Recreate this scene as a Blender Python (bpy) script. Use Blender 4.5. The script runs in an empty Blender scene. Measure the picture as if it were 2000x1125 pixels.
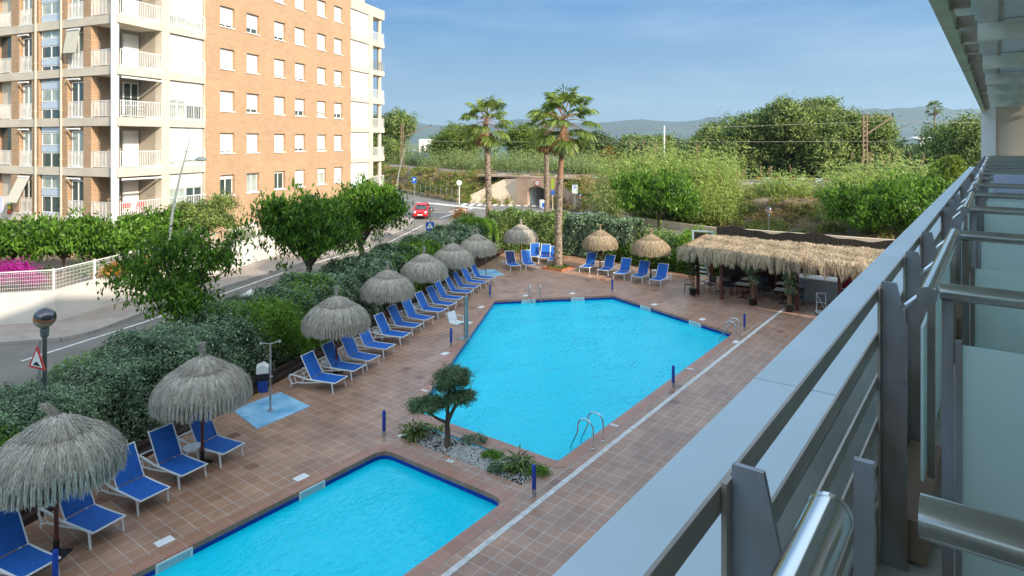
import bpy, math, random
import numpy as np
from mathutils import Vector, Matrix
from mathutils.geometry import tessellate_polygon
PI = math.pi
# ---------------------------------------------------------------- camera, sky, sun
S = bpy.context.scene
COL = S.collection
FPX, H = 1260.0, 8.2
cam = bpy.data.cameras.new('camera')
cam.sensor_width = 36; cam.lens = 36*FPX/2000; cam.shift_y = -286.5/2000
cam.clip_start = .05; cam.clip_end = 20000
camo = bpy.data.objects.new('camera', cam); COL.objects.link(camo)
camo.location = (0, 0, H); camo.rotation_euler = (PI/2, 0, 0)
S.camera = camo
SUN_EL = math.radians(28.5); SUN_D = (-.72, .694)          # the way the light travels over the ground
W = bpy.data.worlds.new('World'); S.world = W; W.use_nodes = True
nt = W.node_tree; N = nt.nodes; L = nt.links
bg = N['Background']; sky = N.new('ShaderNodeTexSky')
sky.sky_type = 'NISHITA'; sky.sun_disc = False; sky.sun_elevation = SUN_EL
sky.sun_rotation = math.atan2(-SUN_D[0], -SUN_D[1]); sky.altitude = 0
sky.air_density = .9; sky.dust_density = .2; sky.ozone_density = 3.0
tc = N.new('ShaderNodeTexCoord'); mp = N.new('ShaderNodeMapping'); mp.inputs['Scale'].default_value = (1.2, 2.2, 9)
mp.inputs['Rotation'].default_value = (0, .12, .3)
nz = N.new('ShaderNodeTexNoise'); nz.inputs['Scale'].default_value = 2.2; nz.inputs['Detail'].default_value = 7; nz.inputs['Roughness'].default_value = .62
cr = N.new('ShaderNodeValToRGB'); cr.color_ramp.elements[0].position = .47; cr.color_ramp.elements[1].position = .82
cr.color_ramp.elements[1].color = (.42, .42, .42, 1)
mx = N.new('ShaderNodeMixRGB'); mx.inputs[2].default_value = (1.45, 1.85, 2.15, 1)
L.new(tc.outputs['Generated'], mp.inputs[0]); L.new(mp.outputs[0], nz.inputs[0]); L.new(nz.outputs[0], cr.inputs[0])
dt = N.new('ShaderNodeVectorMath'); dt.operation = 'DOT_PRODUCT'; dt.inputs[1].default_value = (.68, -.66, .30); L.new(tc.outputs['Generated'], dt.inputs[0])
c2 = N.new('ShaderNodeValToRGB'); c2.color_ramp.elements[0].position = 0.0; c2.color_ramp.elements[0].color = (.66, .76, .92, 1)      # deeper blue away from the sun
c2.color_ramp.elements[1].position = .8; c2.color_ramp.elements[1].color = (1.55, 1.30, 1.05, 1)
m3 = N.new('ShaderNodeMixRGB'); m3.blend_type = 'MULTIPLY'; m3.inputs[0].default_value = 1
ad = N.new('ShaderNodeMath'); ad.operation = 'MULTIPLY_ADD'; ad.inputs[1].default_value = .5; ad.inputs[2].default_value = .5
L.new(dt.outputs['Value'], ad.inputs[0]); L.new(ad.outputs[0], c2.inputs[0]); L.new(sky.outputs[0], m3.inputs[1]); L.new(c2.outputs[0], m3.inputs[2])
m4 = N.new('ShaderNodeMixRGB'); m4.blend_type = 'MULTIPLY'; m4.inputs[0].default_value = 1; m4.inputs[2].default_value = (2.6, 2.1, 1.5, 1); L.new(m3.outputs[0], m4.inputs[1])  # boosts the sky overhead, out of view, to fill the shade
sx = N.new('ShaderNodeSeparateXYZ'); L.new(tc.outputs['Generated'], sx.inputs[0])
lo = N.new('ShaderNodeValToRGB'); e = lo.color_ramp.elements; e[0].position = 0; e[0].color = (.78, 1.0, 1.06, 1); e[1].position = .30; e[1].color = (.19, .50, 1.06, 1)      # clear air low in the sky, held dimmer than the boosted top
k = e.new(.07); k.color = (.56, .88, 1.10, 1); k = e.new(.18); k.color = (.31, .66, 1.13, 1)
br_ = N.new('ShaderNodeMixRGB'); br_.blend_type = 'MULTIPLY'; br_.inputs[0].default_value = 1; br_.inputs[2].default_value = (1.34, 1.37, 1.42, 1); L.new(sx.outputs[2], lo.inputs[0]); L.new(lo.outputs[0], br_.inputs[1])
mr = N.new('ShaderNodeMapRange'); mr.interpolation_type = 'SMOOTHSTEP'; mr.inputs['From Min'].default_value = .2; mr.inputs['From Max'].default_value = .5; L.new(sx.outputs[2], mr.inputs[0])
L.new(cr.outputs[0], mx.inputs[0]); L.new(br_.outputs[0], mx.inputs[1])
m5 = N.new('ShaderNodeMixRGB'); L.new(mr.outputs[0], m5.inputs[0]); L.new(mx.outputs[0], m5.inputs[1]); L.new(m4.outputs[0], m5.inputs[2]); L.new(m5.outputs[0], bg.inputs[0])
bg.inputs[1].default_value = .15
sl = bpy.data.lights.new('sun', 'SUN'); sl.energy = 2.3; sl.angle = math.radians(.6); sl.color = (1, .87, .70)
so = bpy.data.objects.new('sun', sl); COL.objects.link(so)
ce = math.cos(SUN_EL)
so.rotation_euler = Vector((SUN_D[0]*ce, SUN_D[1]*ce, -math.sin(SUN_EL))).to_track_quat('-Z', 'Y').to_euler()
S.view_settings.view_transform = 'Standard'; S.view_settings.look = 'None'; S.view_settings.gamma = 1
S.view_settings.exposure = 1.52
S.cycles.max_bounces = 8; S.cycles.transparent_max_bounces = 12; S.cycles.sample_clamp_indirect = 6
S.cycles.caustics_reflective = False; S.cycles.caustics_refractive = False
S.cycles.volume_bounces = 0

# ---------------------------------------------------------------- frames of reference
def G(px, py, z=0.0):
    """spot on the level z that the photograph shows at (px, py); used to survey the place"""
    Y = FPX*(H-z)/(py-276.0)
    return Vector(((px-1000)/FPX*Y, Y, z))
def AB(a, b, z=0.0): return Vector((.6*a+.8*b, .8*a-.6*b, z))       # a: along the hotel, b: away from the pool
RA = math.atan2(.8, .6)                                            # an object turned by RA has x = a, y = -b
U = Vector((.279, .960, 0)).normalized(); UN = Vector((-U.y, U.x, 0))   # along the street and hedge, and away from the pool
RU = math.atan2(U.y, U.x)
HB = Vector((-9.8, 17.1, 0))
def HL(s, o, z=0.0):                                               # s along the hedge, o outwards from its pool side
    p = HB + U*s + UN*o; return Vector((p.x, p.y, z))

# ---------------------------------------------------------------- objects
def tag(o, label=None, cat=None, group=None, kind=None):
    if label: o['label'] = label
    if cat: o['category'] = cat
    if group: o['group'] = group
    if kind: o['kind'] = kind
    return o
def thing(name, label, cat, loc=(0, 0, 0), rz=0.0, group=None):
    o = bpy.data.objects.new(name, None); COL.objects.link(o); o.empty_display_size = .2
    o.location = loc; o.rotation_euler = (0, 0, rz)
    return tag(o, label, cat, group)
def kids(o): return [c for c in list(COL.objects) if c.parent == o]
def copy_tree(o, parent=None):
    c = o.copy(); COL.objects.link(c); c.parent = parent
    for ch in kids(o): copy_tree(ch, c)
    return c
def again(proto, first, loc, rz, label=None, scale=None):
    """first: list holding the prototype until it has been placed once"""
    o = first.pop() if first else copy_tree(proto)
    o.location = loc; o.rotation_euler = (0, 0, rz)
    if label: o['label'] = label
    if scale: o.scale = (scale,)*3
    return o

class MB:
    def __init__(s): s.v = []; s.f = []; s.m = []; s.M = None; s.mi = 0
    def add(s, vs, fs):
        n = len(s.v)
        for p in vs:
            p = Vector(p)
            s.v.append(s.M @ p if s.M else p)
        for f in fs: s.f.append([i+n for i in f]); s.m.append(s.mi)
        return s
    def box(s, x0, x1, y0, y1, z0, z1):
        return s.add([(x0,y0,z0),(x1,y0,z0),(x1,y1,z0),(x0,y1,z0),(x0,y0,z1),(x1,y0,z1),(x1,y1,z1),(x0,y1,z1)],
                     [(3,2,1,0),(4,5,6,7),(0,1,5,4),(1,2,6,5),(2,3,7,6),(3,0,4,7)])
    def bar(s, p, q, w, h, up=(0, 0, 1)):
        p = Vector(p); q = Vector(q); d = (q-p).normalized(); up = Vector(up)
        if abs(d.dot(up)) > .99: up = Vector((1, 0, 0))
        sd = d.cross(up).normalized(); u2 = sd.cross(d)
        sd = sd*w/2; u2 = u2*h/2
        return s.add([p-sd-u2, p+sd-u2, p+sd+u2, p-sd+u2, q-sd-u2, q+sd-u2, q+sd+u2, q-sd+u2],
                     [(0,1,2,3),(7,6,5,4),(4,5,1,0),(5,6,2,1),(6,7,3,2),(7,4,0,3)])
    def tube(s, pts, r, n=8, cap=True):
        pts = [Vector(p) for p in pts]
        rs = r if isinstance(r, (list, tuple)) else [r]*len(pts)
        ref = None; rings = []
        for i, p in enumerate(pts):
            d = (pts[min(i+1, len(pts)-1)]-pts[max(i-1, 0)]).normalized()
            if ref is None:
                ref = Vector((0, 0, 1)) if abs(d.z) < .9 else Vector((1, 0, 0))
            sd = d.cross(ref).normalized(); u2 = sd.cross(d).normalized(); ref = u2
            rings.append([p+(sd*math.cos(2*PI*k/n)+u2*math.sin(2*PI*k/n))*rs[i] for k in range(n)])
        vs = [q for rg in rings for q in rg]; fs = []
        for i in range(len(pts)-1):
            for k in range(n):
                a, b = i*n+k, i*n+(k+1) % n
                fs.append((a, b, b+n, a+n))
        if cap: fs.append(tuple(range(n))[::-1]); fs.append(tuple(range(len(vs)-n, len(vs))))
        return s.add(vs, fs)
    def lathe(s, prof, n=24, c=(0, 0, 0), jit=0, seed=0):
        rnd = random.Random(seed); vs = []; fs = []
        for r, z in prof:
            for k in range(n):
                rr = r*(1+rnd.uniform(-jit, jit)); a = 2*PI*k/n
                vs.append((c[0]+rr*math.cos(a), c[1]+rr*math.sin(a), c[2]+z))
        for i in range(len(prof)-1):
            for k in range(n):
                a, b = i*n+k, i*n+(k+1) % n
                fs.append((a, b, b+n, a+n))
        fs.append(tuple(range(n))[::-1]); fs.append(tuple(range(len(vs)-n, len(vs))))
        return s.add(vs, fs)
    def prism(s, poly, z0, z1):
        n = len(poly)
        vs = [(p[0], p[1], z0) for p in poly]+[(p[0], p[1], z1) for p in poly]
        fs = [tuple(range(n))[::-1], tuple(range(n, 2*n))]+[(i, (i+1) % n, (i+1) % n+n, i+n) for i in range(n)]
        return s.add(vs, fs)
    def plate(s, poly, axis, c, t):
        """poly in the two other axes, thickness t about c along axis (0 x, 1 y)"""
        def P(p, q): return (q, p[0], p[1]) if axis == 0 else (p[0], q, p[1])
        n = len(poly)
        vs = [P(p, c-t/2) for p in poly]+[P(p, c+t/2) for p in poly]
        fs = [tuple(range(n))[::-1], tuple(range(n, 2*n))]+[(i, (i+1) % n, (i+1) % n+n, i+n) for i in range(n)]
        return s.add(vs, fs)
    def flat(s, loops, z):
        """sheet with holes"""
        L3 = [[Vector((p[0], p[1], 0)) for p in lp] for lp in loops]
        tri = tessellate_polygon(L3); vs = [Vector((p.x, p.y, z)) for lp in L3 for p in lp]
        fs = []
        for t in tri:
            a, b, c = (vs[i] for i in t)
            fs.append(t if (b-a).cross(c-a).z > 0 else t[::-1])
        return s.add(vs, fs)
    def sphere(s, c, r, nu=20, nv=12, sq=1.0):
        prof = [(max(r*math.sin(PI*i/nv), 1e-4), -r*sq*math.cos(PI*i/nv)) for i in range(nv+1)]
        return s.lathe(prof, nu, c)
    def build(s, name, mats, parent=None, smooth=False, bevel=0, kind=None, angle=40):
        me = bpy.data.meshes.new(name); me.from_pydata([tuple(p) for p in s.v], [], s.f)
        for m in (mats if isinstance(mats, (list, tuple)) else [mats]): me.materials.append(m)
        if any(s.m): me.polygons.foreach_set('material_index', s.m)
        if smooth:
            me.polygons.foreach_set('use_smooth', [True]*len(s.f))
            try: me.set_sharp_from_angle(angle=math.radians(angle))
            except Exception: pass
        o = bpy.data.objects.new(name, me); COL.objects.link(o); o.parent = parent
        if bevel:
            b = o.modifiers.new('bevel', 'BEVEL'); b.width = bevel; b.segments = 2; b.limit_method = 'ANGLE'
        if kind: o['kind'] = kind
        return o

def quads(name, c, d, n, ln, wd, tint, mat, parent=None, shape='leaf', M=None):
    """many leaves or strands: centre c, long axis d, normal n (arrays), length, width"""
    c = np.asarray(c, float); d = np.asarray(d, float); n = np.asarray(n, float)
    d /= np.linalg.norm(d, axis=1, keepdims=True)+1e-9
    sd = np.cross(d, n); sd /= np.linalg.norm(sd, axis=1, keepdims=True)+1e-9
    nn = np.cross(sd, d); k = len(c)
    ln = np.broadcast_to(np.asarray(ln, float), (k,))[:, None]; wd = np.broadcast_to(np.asarray(wd, float), (k,))[:, None]
    if shape == 'leaf':
        v = np.stack([c-d*ln/2, c+sd*wd/2+nn*wd*.18-d*ln*.08, c+d*ln/2-nn*ln*.12, c-sd*wd/2+nn*wd*.18-d*ln*.08], 1)
    elif shape == 'strand':
        v = np.stack([c-d*ln/2-sd*wd/2, c-d*ln/2+sd*wd/2, c+d*ln/2+sd*wd*.2, c+d*ln/2-sd*wd*.2], 1)
    v = v.reshape(-1, 3); me = bpy.data.meshes.new(name)
    me.vertices.add(4*k); me.vertices.foreach_set('co', v.ravel())
    me.loops.add(4*k); me.loops.foreach_set('vertex_index', np.arange(4*k, dtype=np.int32))
    me.polygons.add(k); me.polygons.foreach_set('loop_start', np.arange(0, 4*k, 4, dtype=np.int32))
    at = me.attributes.new('tint', 'FLOAT', 'FACE'); at.data.foreach_set('value', np.asarray(tint, np.float32))
    me.materials.append(mat); me.update(calc_edges=True)
    o = bpy.data.objects.new(name, me); COL.objects.link(o); o.parent = parent
    return o

# ---------------------------------------------------------------- materials
def new_mat(name):
    m = bpy.data.materials.new(name); m.use_nodes = True
    return m, m.node_tree.nodes, m.node_tree.links, m.node_tree.nodes['Principled BSDF']
def mat(name, col, rough=.6, metal=0.0, var=.15, scale=3.0, bump=0.0, bscale=40.0, col2=None, spec=.5, stretch=None, detail=5):
    m, N, L, P = new_mat(name)
    P.inputs['Roughness'].default_value = rough; P.inputs['Metallic'].default_value = metal
    P.inputs['Specular IOR Level'].default_value = spec
    tc = N.new('ShaderNodeTexCoord'); mp = N.new('ShaderNodeMapping')
    if stretch: mp.inputs['Scale'].default_value = stretch
    L.new(tc.outputs['Object'], mp.inputs[0])
    nz = N.new('ShaderNodeTexNoise'); nz.inputs['Scale'].default_value = scale; nz.inputs['Detail'].default_value = detail
    L.new(mp.outputs[0], nz.inputs[0])
    cr = N.new('ShaderNodeValToRGB'); cr.color_ramp.elements[0].position = .3; cr.color_ramp.elements[1].position = .7
    c2 = col2 or tuple(min(1, c*(1+var)) for c in col)
    cr.color_ramp.elements[0].color = (*[c*(1-var) for c in col], 1); cr.color_ramp.elements[1].color = (*c2, 1)
    L.new(nz.outputs[0], cr.inputs[0]); L.new(cr.outputs[0], P.inputs['Base Color'])
    if bump:
        n2 = N.new('ShaderNodeTexNoise'); n2.inputs['Scale'].default_value = bscale; n2.inputs['Detail'].default_value = 4
        L.new(mp.outputs[0], n2.inputs[0])
        b = N.new('ShaderNodeBump'); b.inputs['Strength'].default_value = bump; b.inputs['Distance'].default_value = .02
        L.new(n2.outputs[0], b.inputs['Height']); L.new(b.outputs[0], P.inputs['Normal'])
    return m
def leaf_mat(name, dark, light, trans=.35, rough=.5, spec=.3):
    m, N, L, P = new_mat(name)
    at = N.new('ShaderNodeAttribute'); at.attribute_name = 'tint'
    cr = N.new('ShaderNodeValToRGB'); cr.color_ramp.elements[0].color = (*dark, 1); cr.color_ramp.elements[1].color = (*light, 1)
    L.new(at.outputs['Fac'], cr.inputs[0]); L.new(cr.outputs[0], P.inputs['Base Color'])
    P.inputs['Roughness'].default_value = rough; P.inputs['Specular IOR Level'].default_value = spec
    tr = N.new('ShaderNodeBsdfTranslucent'); hs = N.new('ShaderNodeHueSaturation'); hs.inputs['Value'].default_value = 1.5
    hs.inputs['Hue'].default_value = .485
    L.new(cr.outputs[0], hs.inputs['Color']); L.new(hs.outputs[0], tr.inputs[0])
    mx = N.new('ShaderNodeMixShader'); mx.inputs[0].default_value = trans
    L.new(P.outputs[0], mx.inputs[1]); L.new(tr.outputs[0], mx.inputs[2]); L.new(mx.outputs[0], N['Material Output'].inputs[0])
    return m
def tile_mat(name, c1, c2, mortar, w, h, msize, rough=.55, offset=0.0, swap=None, stain=.35, bump=.3, big=.35, dark=None):
    """bricks or tiles laid in the object's own x, y (swap: 'wall' lays them in x+y, z)"""
    m, N, L, P = new_mat(name)
    P.inputs['Roughness'].default_value = rough; P.inputs['Specular IOR Level'].default_value = .6 if rough < .5 else .35
    tc = N.new('ShaderNodeTexCoord'); vec = tc.outputs['Object']
    if swap == 'wall':
        sp = N.new('ShaderNodeSeparateXYZ'); L.new(vec, sp.inputs[0]); ad = N.new('ShaderNodeMath'); L.new(sp.outputs[0], ad.inputs[0]); L.new(sp.outputs[1], ad.inputs[1])
        cb = N.new('ShaderNodeCombineXYZ'); L.new(ad.outputs[0], cb.inputs[0]); L.new(sp.outputs[2], cb.inputs[1]); vec = cb.outputs[0]
    br = N.new('ShaderNodeTexBrick'); br.offset = offset; br.squash = 1
    br.inputs['Scale'].default_value = 1; br.inputs['Brick Width'].default_value = w; br.inputs['Row Height'].default_value = h
    br.inputs['Mortar Size'].default_value = msize; br.inputs['Mortar Smooth'].default_value = .2; br.inputs['Bias'].default_value = 0
    br.inputs['Color1'].default_value = (*c1, 1); br.inputs['Color2'].default_value = (*c2, 1); br.inputs['Mortar'].default_value = (*mortar, 1)
    L.new(vec, br.inputs[0])
    nz = N.new('ShaderNodeTexNoise'); nz.inputs['Scale'].default_value = big; nz.inputs['Detail'].default_value = 9; nz.inputs['Roughness'].default_value = .65
    L.new(vec, nz.inputs[0])
    cr = N.new('ShaderNodeValToRGB'); cr.color_ramp.elements[0].position = .3; cr.color_ramp.elements[1].position = .72
    cr.color_ramp.elements[0].color = (1-stain, 1-stain, 1-stain*.9, 1); cr.color_ramp.elements[1].color = (1+stain*.5,)*3+(1,)
    L.new(nz.outputs[0], cr.inputs[0])
    mu = N.new('ShaderNodeMixRGB'); mu.blend_type = 'MULTIPLY'; mu.inputs[0].default_value = 1
    L.new(br.outputs[0], mu.inputs[1]); L.new(cr.outputs[0], mu.inputs[2]); out = mu.outputs[0]
    if dark:                                        # some tiles are of a darker batch
        wn = N.new('ShaderNodeTexWhiteNoise'); sn = N.new('ShaderNodeVectorMath'); sn.operation = 'SNAP'; sn.inputs[1].default_value = (w*dark[1], h*dark[2], 1)
        L.new(vec, sn.inputs[0]); L.new(sn.outputs[0], wn.inputs[0])
        gt = N.new('ShaderNodeMath'); gt.operation = 'GREATER_THAN'; gt.inputs[1].default_value = dark[0]; L.new(wn.outputs[0], gt.inputs[0])
        m2 = N.new('ShaderNodeMixRGB'); m2.blend_type = 'MULTIPLY'; m2.inputs[2].default_value = (.62, .5, .5, 1)
        L.new(gt.outputs[0], m2.inputs[0]); L.new(out, m2.inputs[1]); out = m2.outputs[0]
    L.new(out, P.inputs['Base Color'])
    if bump:
        b = N.new('ShaderNodeBump'); b.inputs['Strength'].default_value = bump; b.inputs['Distance'].default_value = .01; b.invert = True
        L.new(br.outputs[1], b.inputs['Height']); L.new(b.outputs[0], P.inputs['Normal'])
    return m
M = {}
M['white'] = mat('white paint', (.78, .78, .76), .5, var=.06)
M['plastic'] = mat('white plastic', (.76, .79, .80), .38, var=.05)
M['shutter'] = mat('white roller shutter', (.68, .67, .65), .5, var=.05, bump=.25, bscale=20, stretch=(.01, .01, 1))
M['cream'] = mat('cream render', (.56, .495, .40), .85, var=.10, scale=.8, bump=.15, bscale=60)
M['cream2'] = mat('white render', (.80, .77, .71), .85, var=.10, scale=.7, bump=.1, bscale=60)
M['wallwhite'] = mat('whitewashed wall', (.56, .54, .50), .85, var=.12, scale=.6, bump=.15, bscale=40)
M['sand'] = mat('sandy concrete', (.40, .28, .20), .9, var=.25, scale=.7, bump=.3, bscale=12)
M['brick'] = tile_mat('orange brick', (.33, .19, .095), (.44, .265, .145), (.50, .39, .28), .26, .085, .011, .85, .5, 'wall', .10, .3, .4)
M['deck'] = tile_mat('terracotta deck tiles', (.36, .185, .105), (.44, .245, .15), (.53, .46, .40), .33, .33, .0085, .40, 0, None, .36, .3, .9, (.985, 1, 1))
M['coping'] = tile_mat('pool coping tiles', (.37, .165, .095), (.43, .20, .125), (.46, .33, .25), .5, .33, .008, .42, 0, None, .25, .2, .8)
M['asphalt'] = mat('asphalt', (.16, .148, .13), .92, var=.18, scale=.7, bump=.3, bscale=90)
M['pave'] = tile_mat('pavement slabs', (.30, .255, .22), (.35, .30, .26), (.22, .19, .17), .4, .4, .008, .9, 0, None, .25, .1, .5)
M['kerb'] = mat('kerb stone', (.30, .28, .26), .9, var=.15)
M['paint'] = mat('road paint', (.62, .61, .58), .8, var=.22, scale=6)
M['dirt'] = mat('dry ground', (.16, .125, .085), 1, var=.45, scale=.5, bump=.6, bscale=6)
M['soil'] = mat('dark soil', (.05, .038, .028), 1, var=.3, scale=4, bump=.5, bscale=20)
M['field'] = mat('fields', (.10, .12, .05), 1, var=.4, scale=.02)
M['poolblue'] = mat('pool paint', (.004, .66, .92), .6, var=.05, scale=.4)
M['bandblue'] = mat('dark blue band tiles', (.006, .03, .32), .35, var=.2, scale=14)
M['blue'] = mat('blue paint', (.01, .05, .33), .4, var=.2, scale=8)
M['sling'] = mat('blue sling fabric', (.006, .115, .46), .7, var=.12, scale=5, bump=.3, bscale=400)
M['slingdark'] = mat('faded dark sling fabric', (.012, .03, .12), .8, var=.2, scale=5)
M['padblue'] = mat('light blue pad paint', (.13, .42, .68), .7, var=.22, scale=1.6, col2=(.36, .60, .76))
M['steel'] = mat('stainless steel', (.68, .67, .65), .16, 1.0, var=.04, scale=2)
M['darksteel'] = mat('weathered steel plate', (.40, .29, .215), .42, .15, var=.35, scale=4.5, col2=(.40, .43, .49), bump=.12, bscale=90, stretch=(1, 1, .35))
M['barsteel'] = mat('dull steel bar', (.42, .35, .28), .45, .1, var=.25, scale=4)
M['capmetal'] = mat('pale metal cladding', (.52, .61, .64), .40, .15, var=.07, scale=1.4, bump=.05, bscale=30)
M['concrete'] = mat('rough concrete', (.74, .74, .70), .9, var=.15, scale=3, bump=.4, bscale=60)
M['galv'] = mat('galvanised pole', (.33, .37, .36), .45, .5, var=.12)
M['lampgrey'] = mat('grey green paint', (.16, .20, .19), .4, .2, var=.1)
M['wood'] = mat('red brown pole', (.13, .035, .02), .5, var=.3, scale=6, stretch=(4, 4, .6))
M['timber'] = mat('dark timber', (.045, .025, .017), .8, var=.4, scale=5)
M['black'] = mat('black paint', (.012, .012, .013), .4, var=.2)
M['rubber'] = mat('black rubber', (.015, .015, .016), .7, var=.2)
M['red'] = mat('red car paint', (.62, .008, .012), .25, var=.03)
M['redcloth'] = mat('wine red cloth', (.16, .008, .02), .8, var=.2)
M['signred'] = mat('sign red', (.55, .02, .02), .4, var=.03)
M['signblue'] = mat('sign blue', (.01, .10, .42), .4, var=.03)
M['yellow'] = mat('yellow rubber', (.62, .50, .03), .5, var=.1)
M['lime'] = mat('lime sign', (.22, .30, .03), .5, var=.1)
M['panel'] = mat('bluish spandrel panel', (.48, .56, .66), .4, var=.05)
M['greycan'] = mat('canopy soffit panel', (.80, .84, .80), .6, var=.08, scale=1.5)
M['beam'] = mat('stained cream beam', (.88, .84, .70), .8, var=.22, scale=2.5)
M['greenedge'] = mat('green grey edge beam', (.58, .66, .42), .6, var=.15, scale=1.5)
M['bark'] = mat('grey bark', (.12, .095, .07), .95, var=.35, scale=6, bump=.8, bscale=25, stretch=(1, 1, .35))
M['palmbark'] = mat('palm trunk', (.26, .21, .165), .95, var=.5, scale=7, bump=.9, bscale=30, stretch=(1, 1, 1.6))
M['palmbare'] = mat('bare palm trunk', (.27, .15, .085), .9, var=.25, scale=5, bump=.4, bscale=20)
M['stone'] = mat('white pebbles', (.55, .53, .50), .85, var=.25, scale=20)
M['terrac'] = mat('terracotta', (.38, .14, .06), .8, var=.2)
M['ballast'] = mat('track ballast', (.30, .27, .235), 1, var=.3, scale=2.5, bump=.9, bscale=9)
M['rust'] = mat('rusty mast steel', (.24, .155, .115), .8, .2, var=.25)
M['cloth'] = mat('white cloth', (.62, .64, .80), .9, var=.05)
M['canvas'] = mat('beige awning canvas', (.52, .49, .40), .9, var=.06)
M['farwhite'] = mat('far white walls', (.72, .70, .66), .8, var=.05)
M['greenhouse'] = mat('dark blue green shed roof', (.06, .11, .14), .6, var=.15, scale=.2)
M['netting'] = mat('dark reed screen', (.030, .024, .018), .95, var=.5, scale=14, bump=.6, bscale=50, stretch=(1, 1, .06))
M['hill'] = mat('wooded hills', (.05, .075, .05), 1, var=.25, scale=.004)
M['tan'] = mat('tan table top', (.36, .29, .21), .6, var=.1)
for nm, c, r in (('glass', (.05, .075, .075), .08), ('curtain', (.34, .40, .36), .25), ('darkroom', (.03, .035, .04), .2)):
    M[nm] = mat(nm+' pane', c, r, var=.25, scale=1.2)
    M[nm].node_tree.nodes['Principled BSDF'].inputs['Coat Weight'].default_value = .6
def frosted():
    m, N, L, P = new_mat('frosted glass')
    P.inputs['Base Color'].default_value = (.88, .99, .95, 1); P.inputs['Roughness'].default_value = .28
    P.inputs['Specular IOR Level'].default_value = .6
    tr = N.new('ShaderNodeBsdfTranslucent'); tr.inputs[0].default_value = (.86, 1, .96, 1)
    mx = N.new('ShaderNodeMixShader'); mx.inputs[0].default_value = .38
    L.new(P.outputs[0], mx.inputs[1]); L.new(tr.outputs[0], mx.inputs[2]); L.new(mx.outputs[0], N['Material Output'].inputs[0])
    return m
M['frost'] = frosted()
M['sandl'] = mat('light sandy concrete', (.62, .50, .37), .9, var=.12, scale=.7)
M['hfloor'] = tile_mat('cream balcony tiles', (.60, .56, .50), (.64, .60, .54), (.3, .27, .25), .45, .45, .006, .5, 0, None, .1, .1, 2)
def water():
    m, N, L, P = new_mat('pool water')
    N.remove(P); tr = N.new('ShaderNodeBsdfTransparent'); tr.inputs[0].default_value = (.80, .99, 1, 1)
    gl = N.new('ShaderNodeBsdfGlossy'); gl.inputs['Roughness'].default_value = .04
    fr = N.new('ShaderNodeFresnel'); fr.inputs[0].default_value = 1.33
    tc = N.new('ShaderNodeTexCoord'); mp = N.new('ShaderNodeMapping'); mp.inputs['Scale'].default_value = (1, 1.5, 1); L.new(tc.outputs['Object'], mp.inputs[0])
    n1 = N.new('ShaderNodeTexNoise'); n1.inputs['Scale'].default_value = 5.0; n1.inputs['Detail'].default_value = 3; n1.inputs['Distortion'].default_value = 1.3
    L.new(mp.outputs[0], n1.inputs[0])
    n2 = N.new('ShaderNodeTexNoise'); n2.inputs['Scale'].default_value = .5; L.new(mp.outputs[0], n2.inputs[0])
    mu = N.new('ShaderNodeMath'); mu.operation = 'MULTIPLY'; L.new(n1.outputs[0], mu.inputs[0]); L.new(n2.outputs[0], mu.inputs[1])
    b = N.new('ShaderNodeBump'); b.inputs['Strength'].default_value = .75; b.inputs['Distance'].default_value = .075
    L.new(mu.outputs[0], b.inputs['Height'])
    L.new(b.outputs[0], gl.inputs['Normal']); L.new(b.outputs[0], fr.inputs['Normal'])
    df = N.new('ShaderNodeBsdfDiffuse'); df.inputs[0].default_value = (.002, .80, 1, 1); L.new(b.outputs[0], df.inputs['Normal'])
    md = N.new('ShaderNodeMixShader'); md.inputs[0].default_value = .78; L.new(tr.outputs[0], md.inputs[1]); L.new(df.outputs[0], md.inputs[2])
    mx = N.new('ShaderNodeMixShader'); L.new(fr.outputs[0], mx.inputs[0]); L.new(md.outputs[0], mx.inputs[1]); L.new(gl.outputs[0], mx.inputs[2])
    L.new(mx.outputs[0], N['Material Output'].inputs[0]); return m
M['water'] = water()
M['l_mul'] = leaf_mat('mulberry leaves', (.018, .055, .006), (.15, .31, .03), .36, .42)
M['l_hedge'] = leaf_mat('hedge leaves', (.016, .05, .02), (.36, .50, .28), .2, .35, .5)
M['l_hedge2'] = leaf_mat('fresh hedge shoots', (.06, .16, .015), (.24, .42, .04), .35)
M['l_back'] = leaf_mat('bright hedge leaves', (.05, .11, .02), (.32, .43, .14), .3)
M['l_tree'] = leaf_mat('big tree leaves', (.016, .038, .008), (.30, .40, .10), .25)
M['l_dark'] = leaf_mat('dark tree leaves', (.02, .04, .012), (.13, .19, .055), .2)
M['l_lime'] = leaf_mat('yellow green leaves', (.05, .10, .012), (.20, .27, .03), .35)
M['l_rust'] = leaf_mat('yellow brown leaves', (.09, .07, .012), (.34, .24, .03), .3)
M['l_reed'] = leaf_mat('reed leaves', (.14, .22, .035), (.52, .62, .20), .35)
M['l_reed2'] = leaf_mat('grey green reeds', (.13, .18, .05), (.42, .50, .20), .3)
M['l_palm'] = leaf_mat('palm leaves', (.03, .07, .012), (.24, .33, .06), .3, .4)
M['l_dead'] = leaf_mat('dead palm leaves', (.16, .10, .04), (.42, .29, .13), .3)
M['l_pink'] = leaf_mat('bougainvillea flowers', (.28, .01, .16), (.50, .03, .33), .35)
M['l_orange'] = leaf_mat('orange leaves', (.28, .10, .02), (.50, .30, .04), .35)
M['l_olive'] = leaf_mat('topiary leaves', (.03, .075, .03), (.26, .36, .16), .15)
M['l_weed'] = leaf_mat('dry weeds', (.15, .11, .035), (.50, .38, .15), .3)
M['l_weedg'] = leaf_mat('green weeds', (.07, .11, .02), (.28, .34, .06), .3)
M['thatch'] = leaf_mat('grey straw', (.25, .225, .185), (.80, .74, .63), .12, .9, .1)
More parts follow.
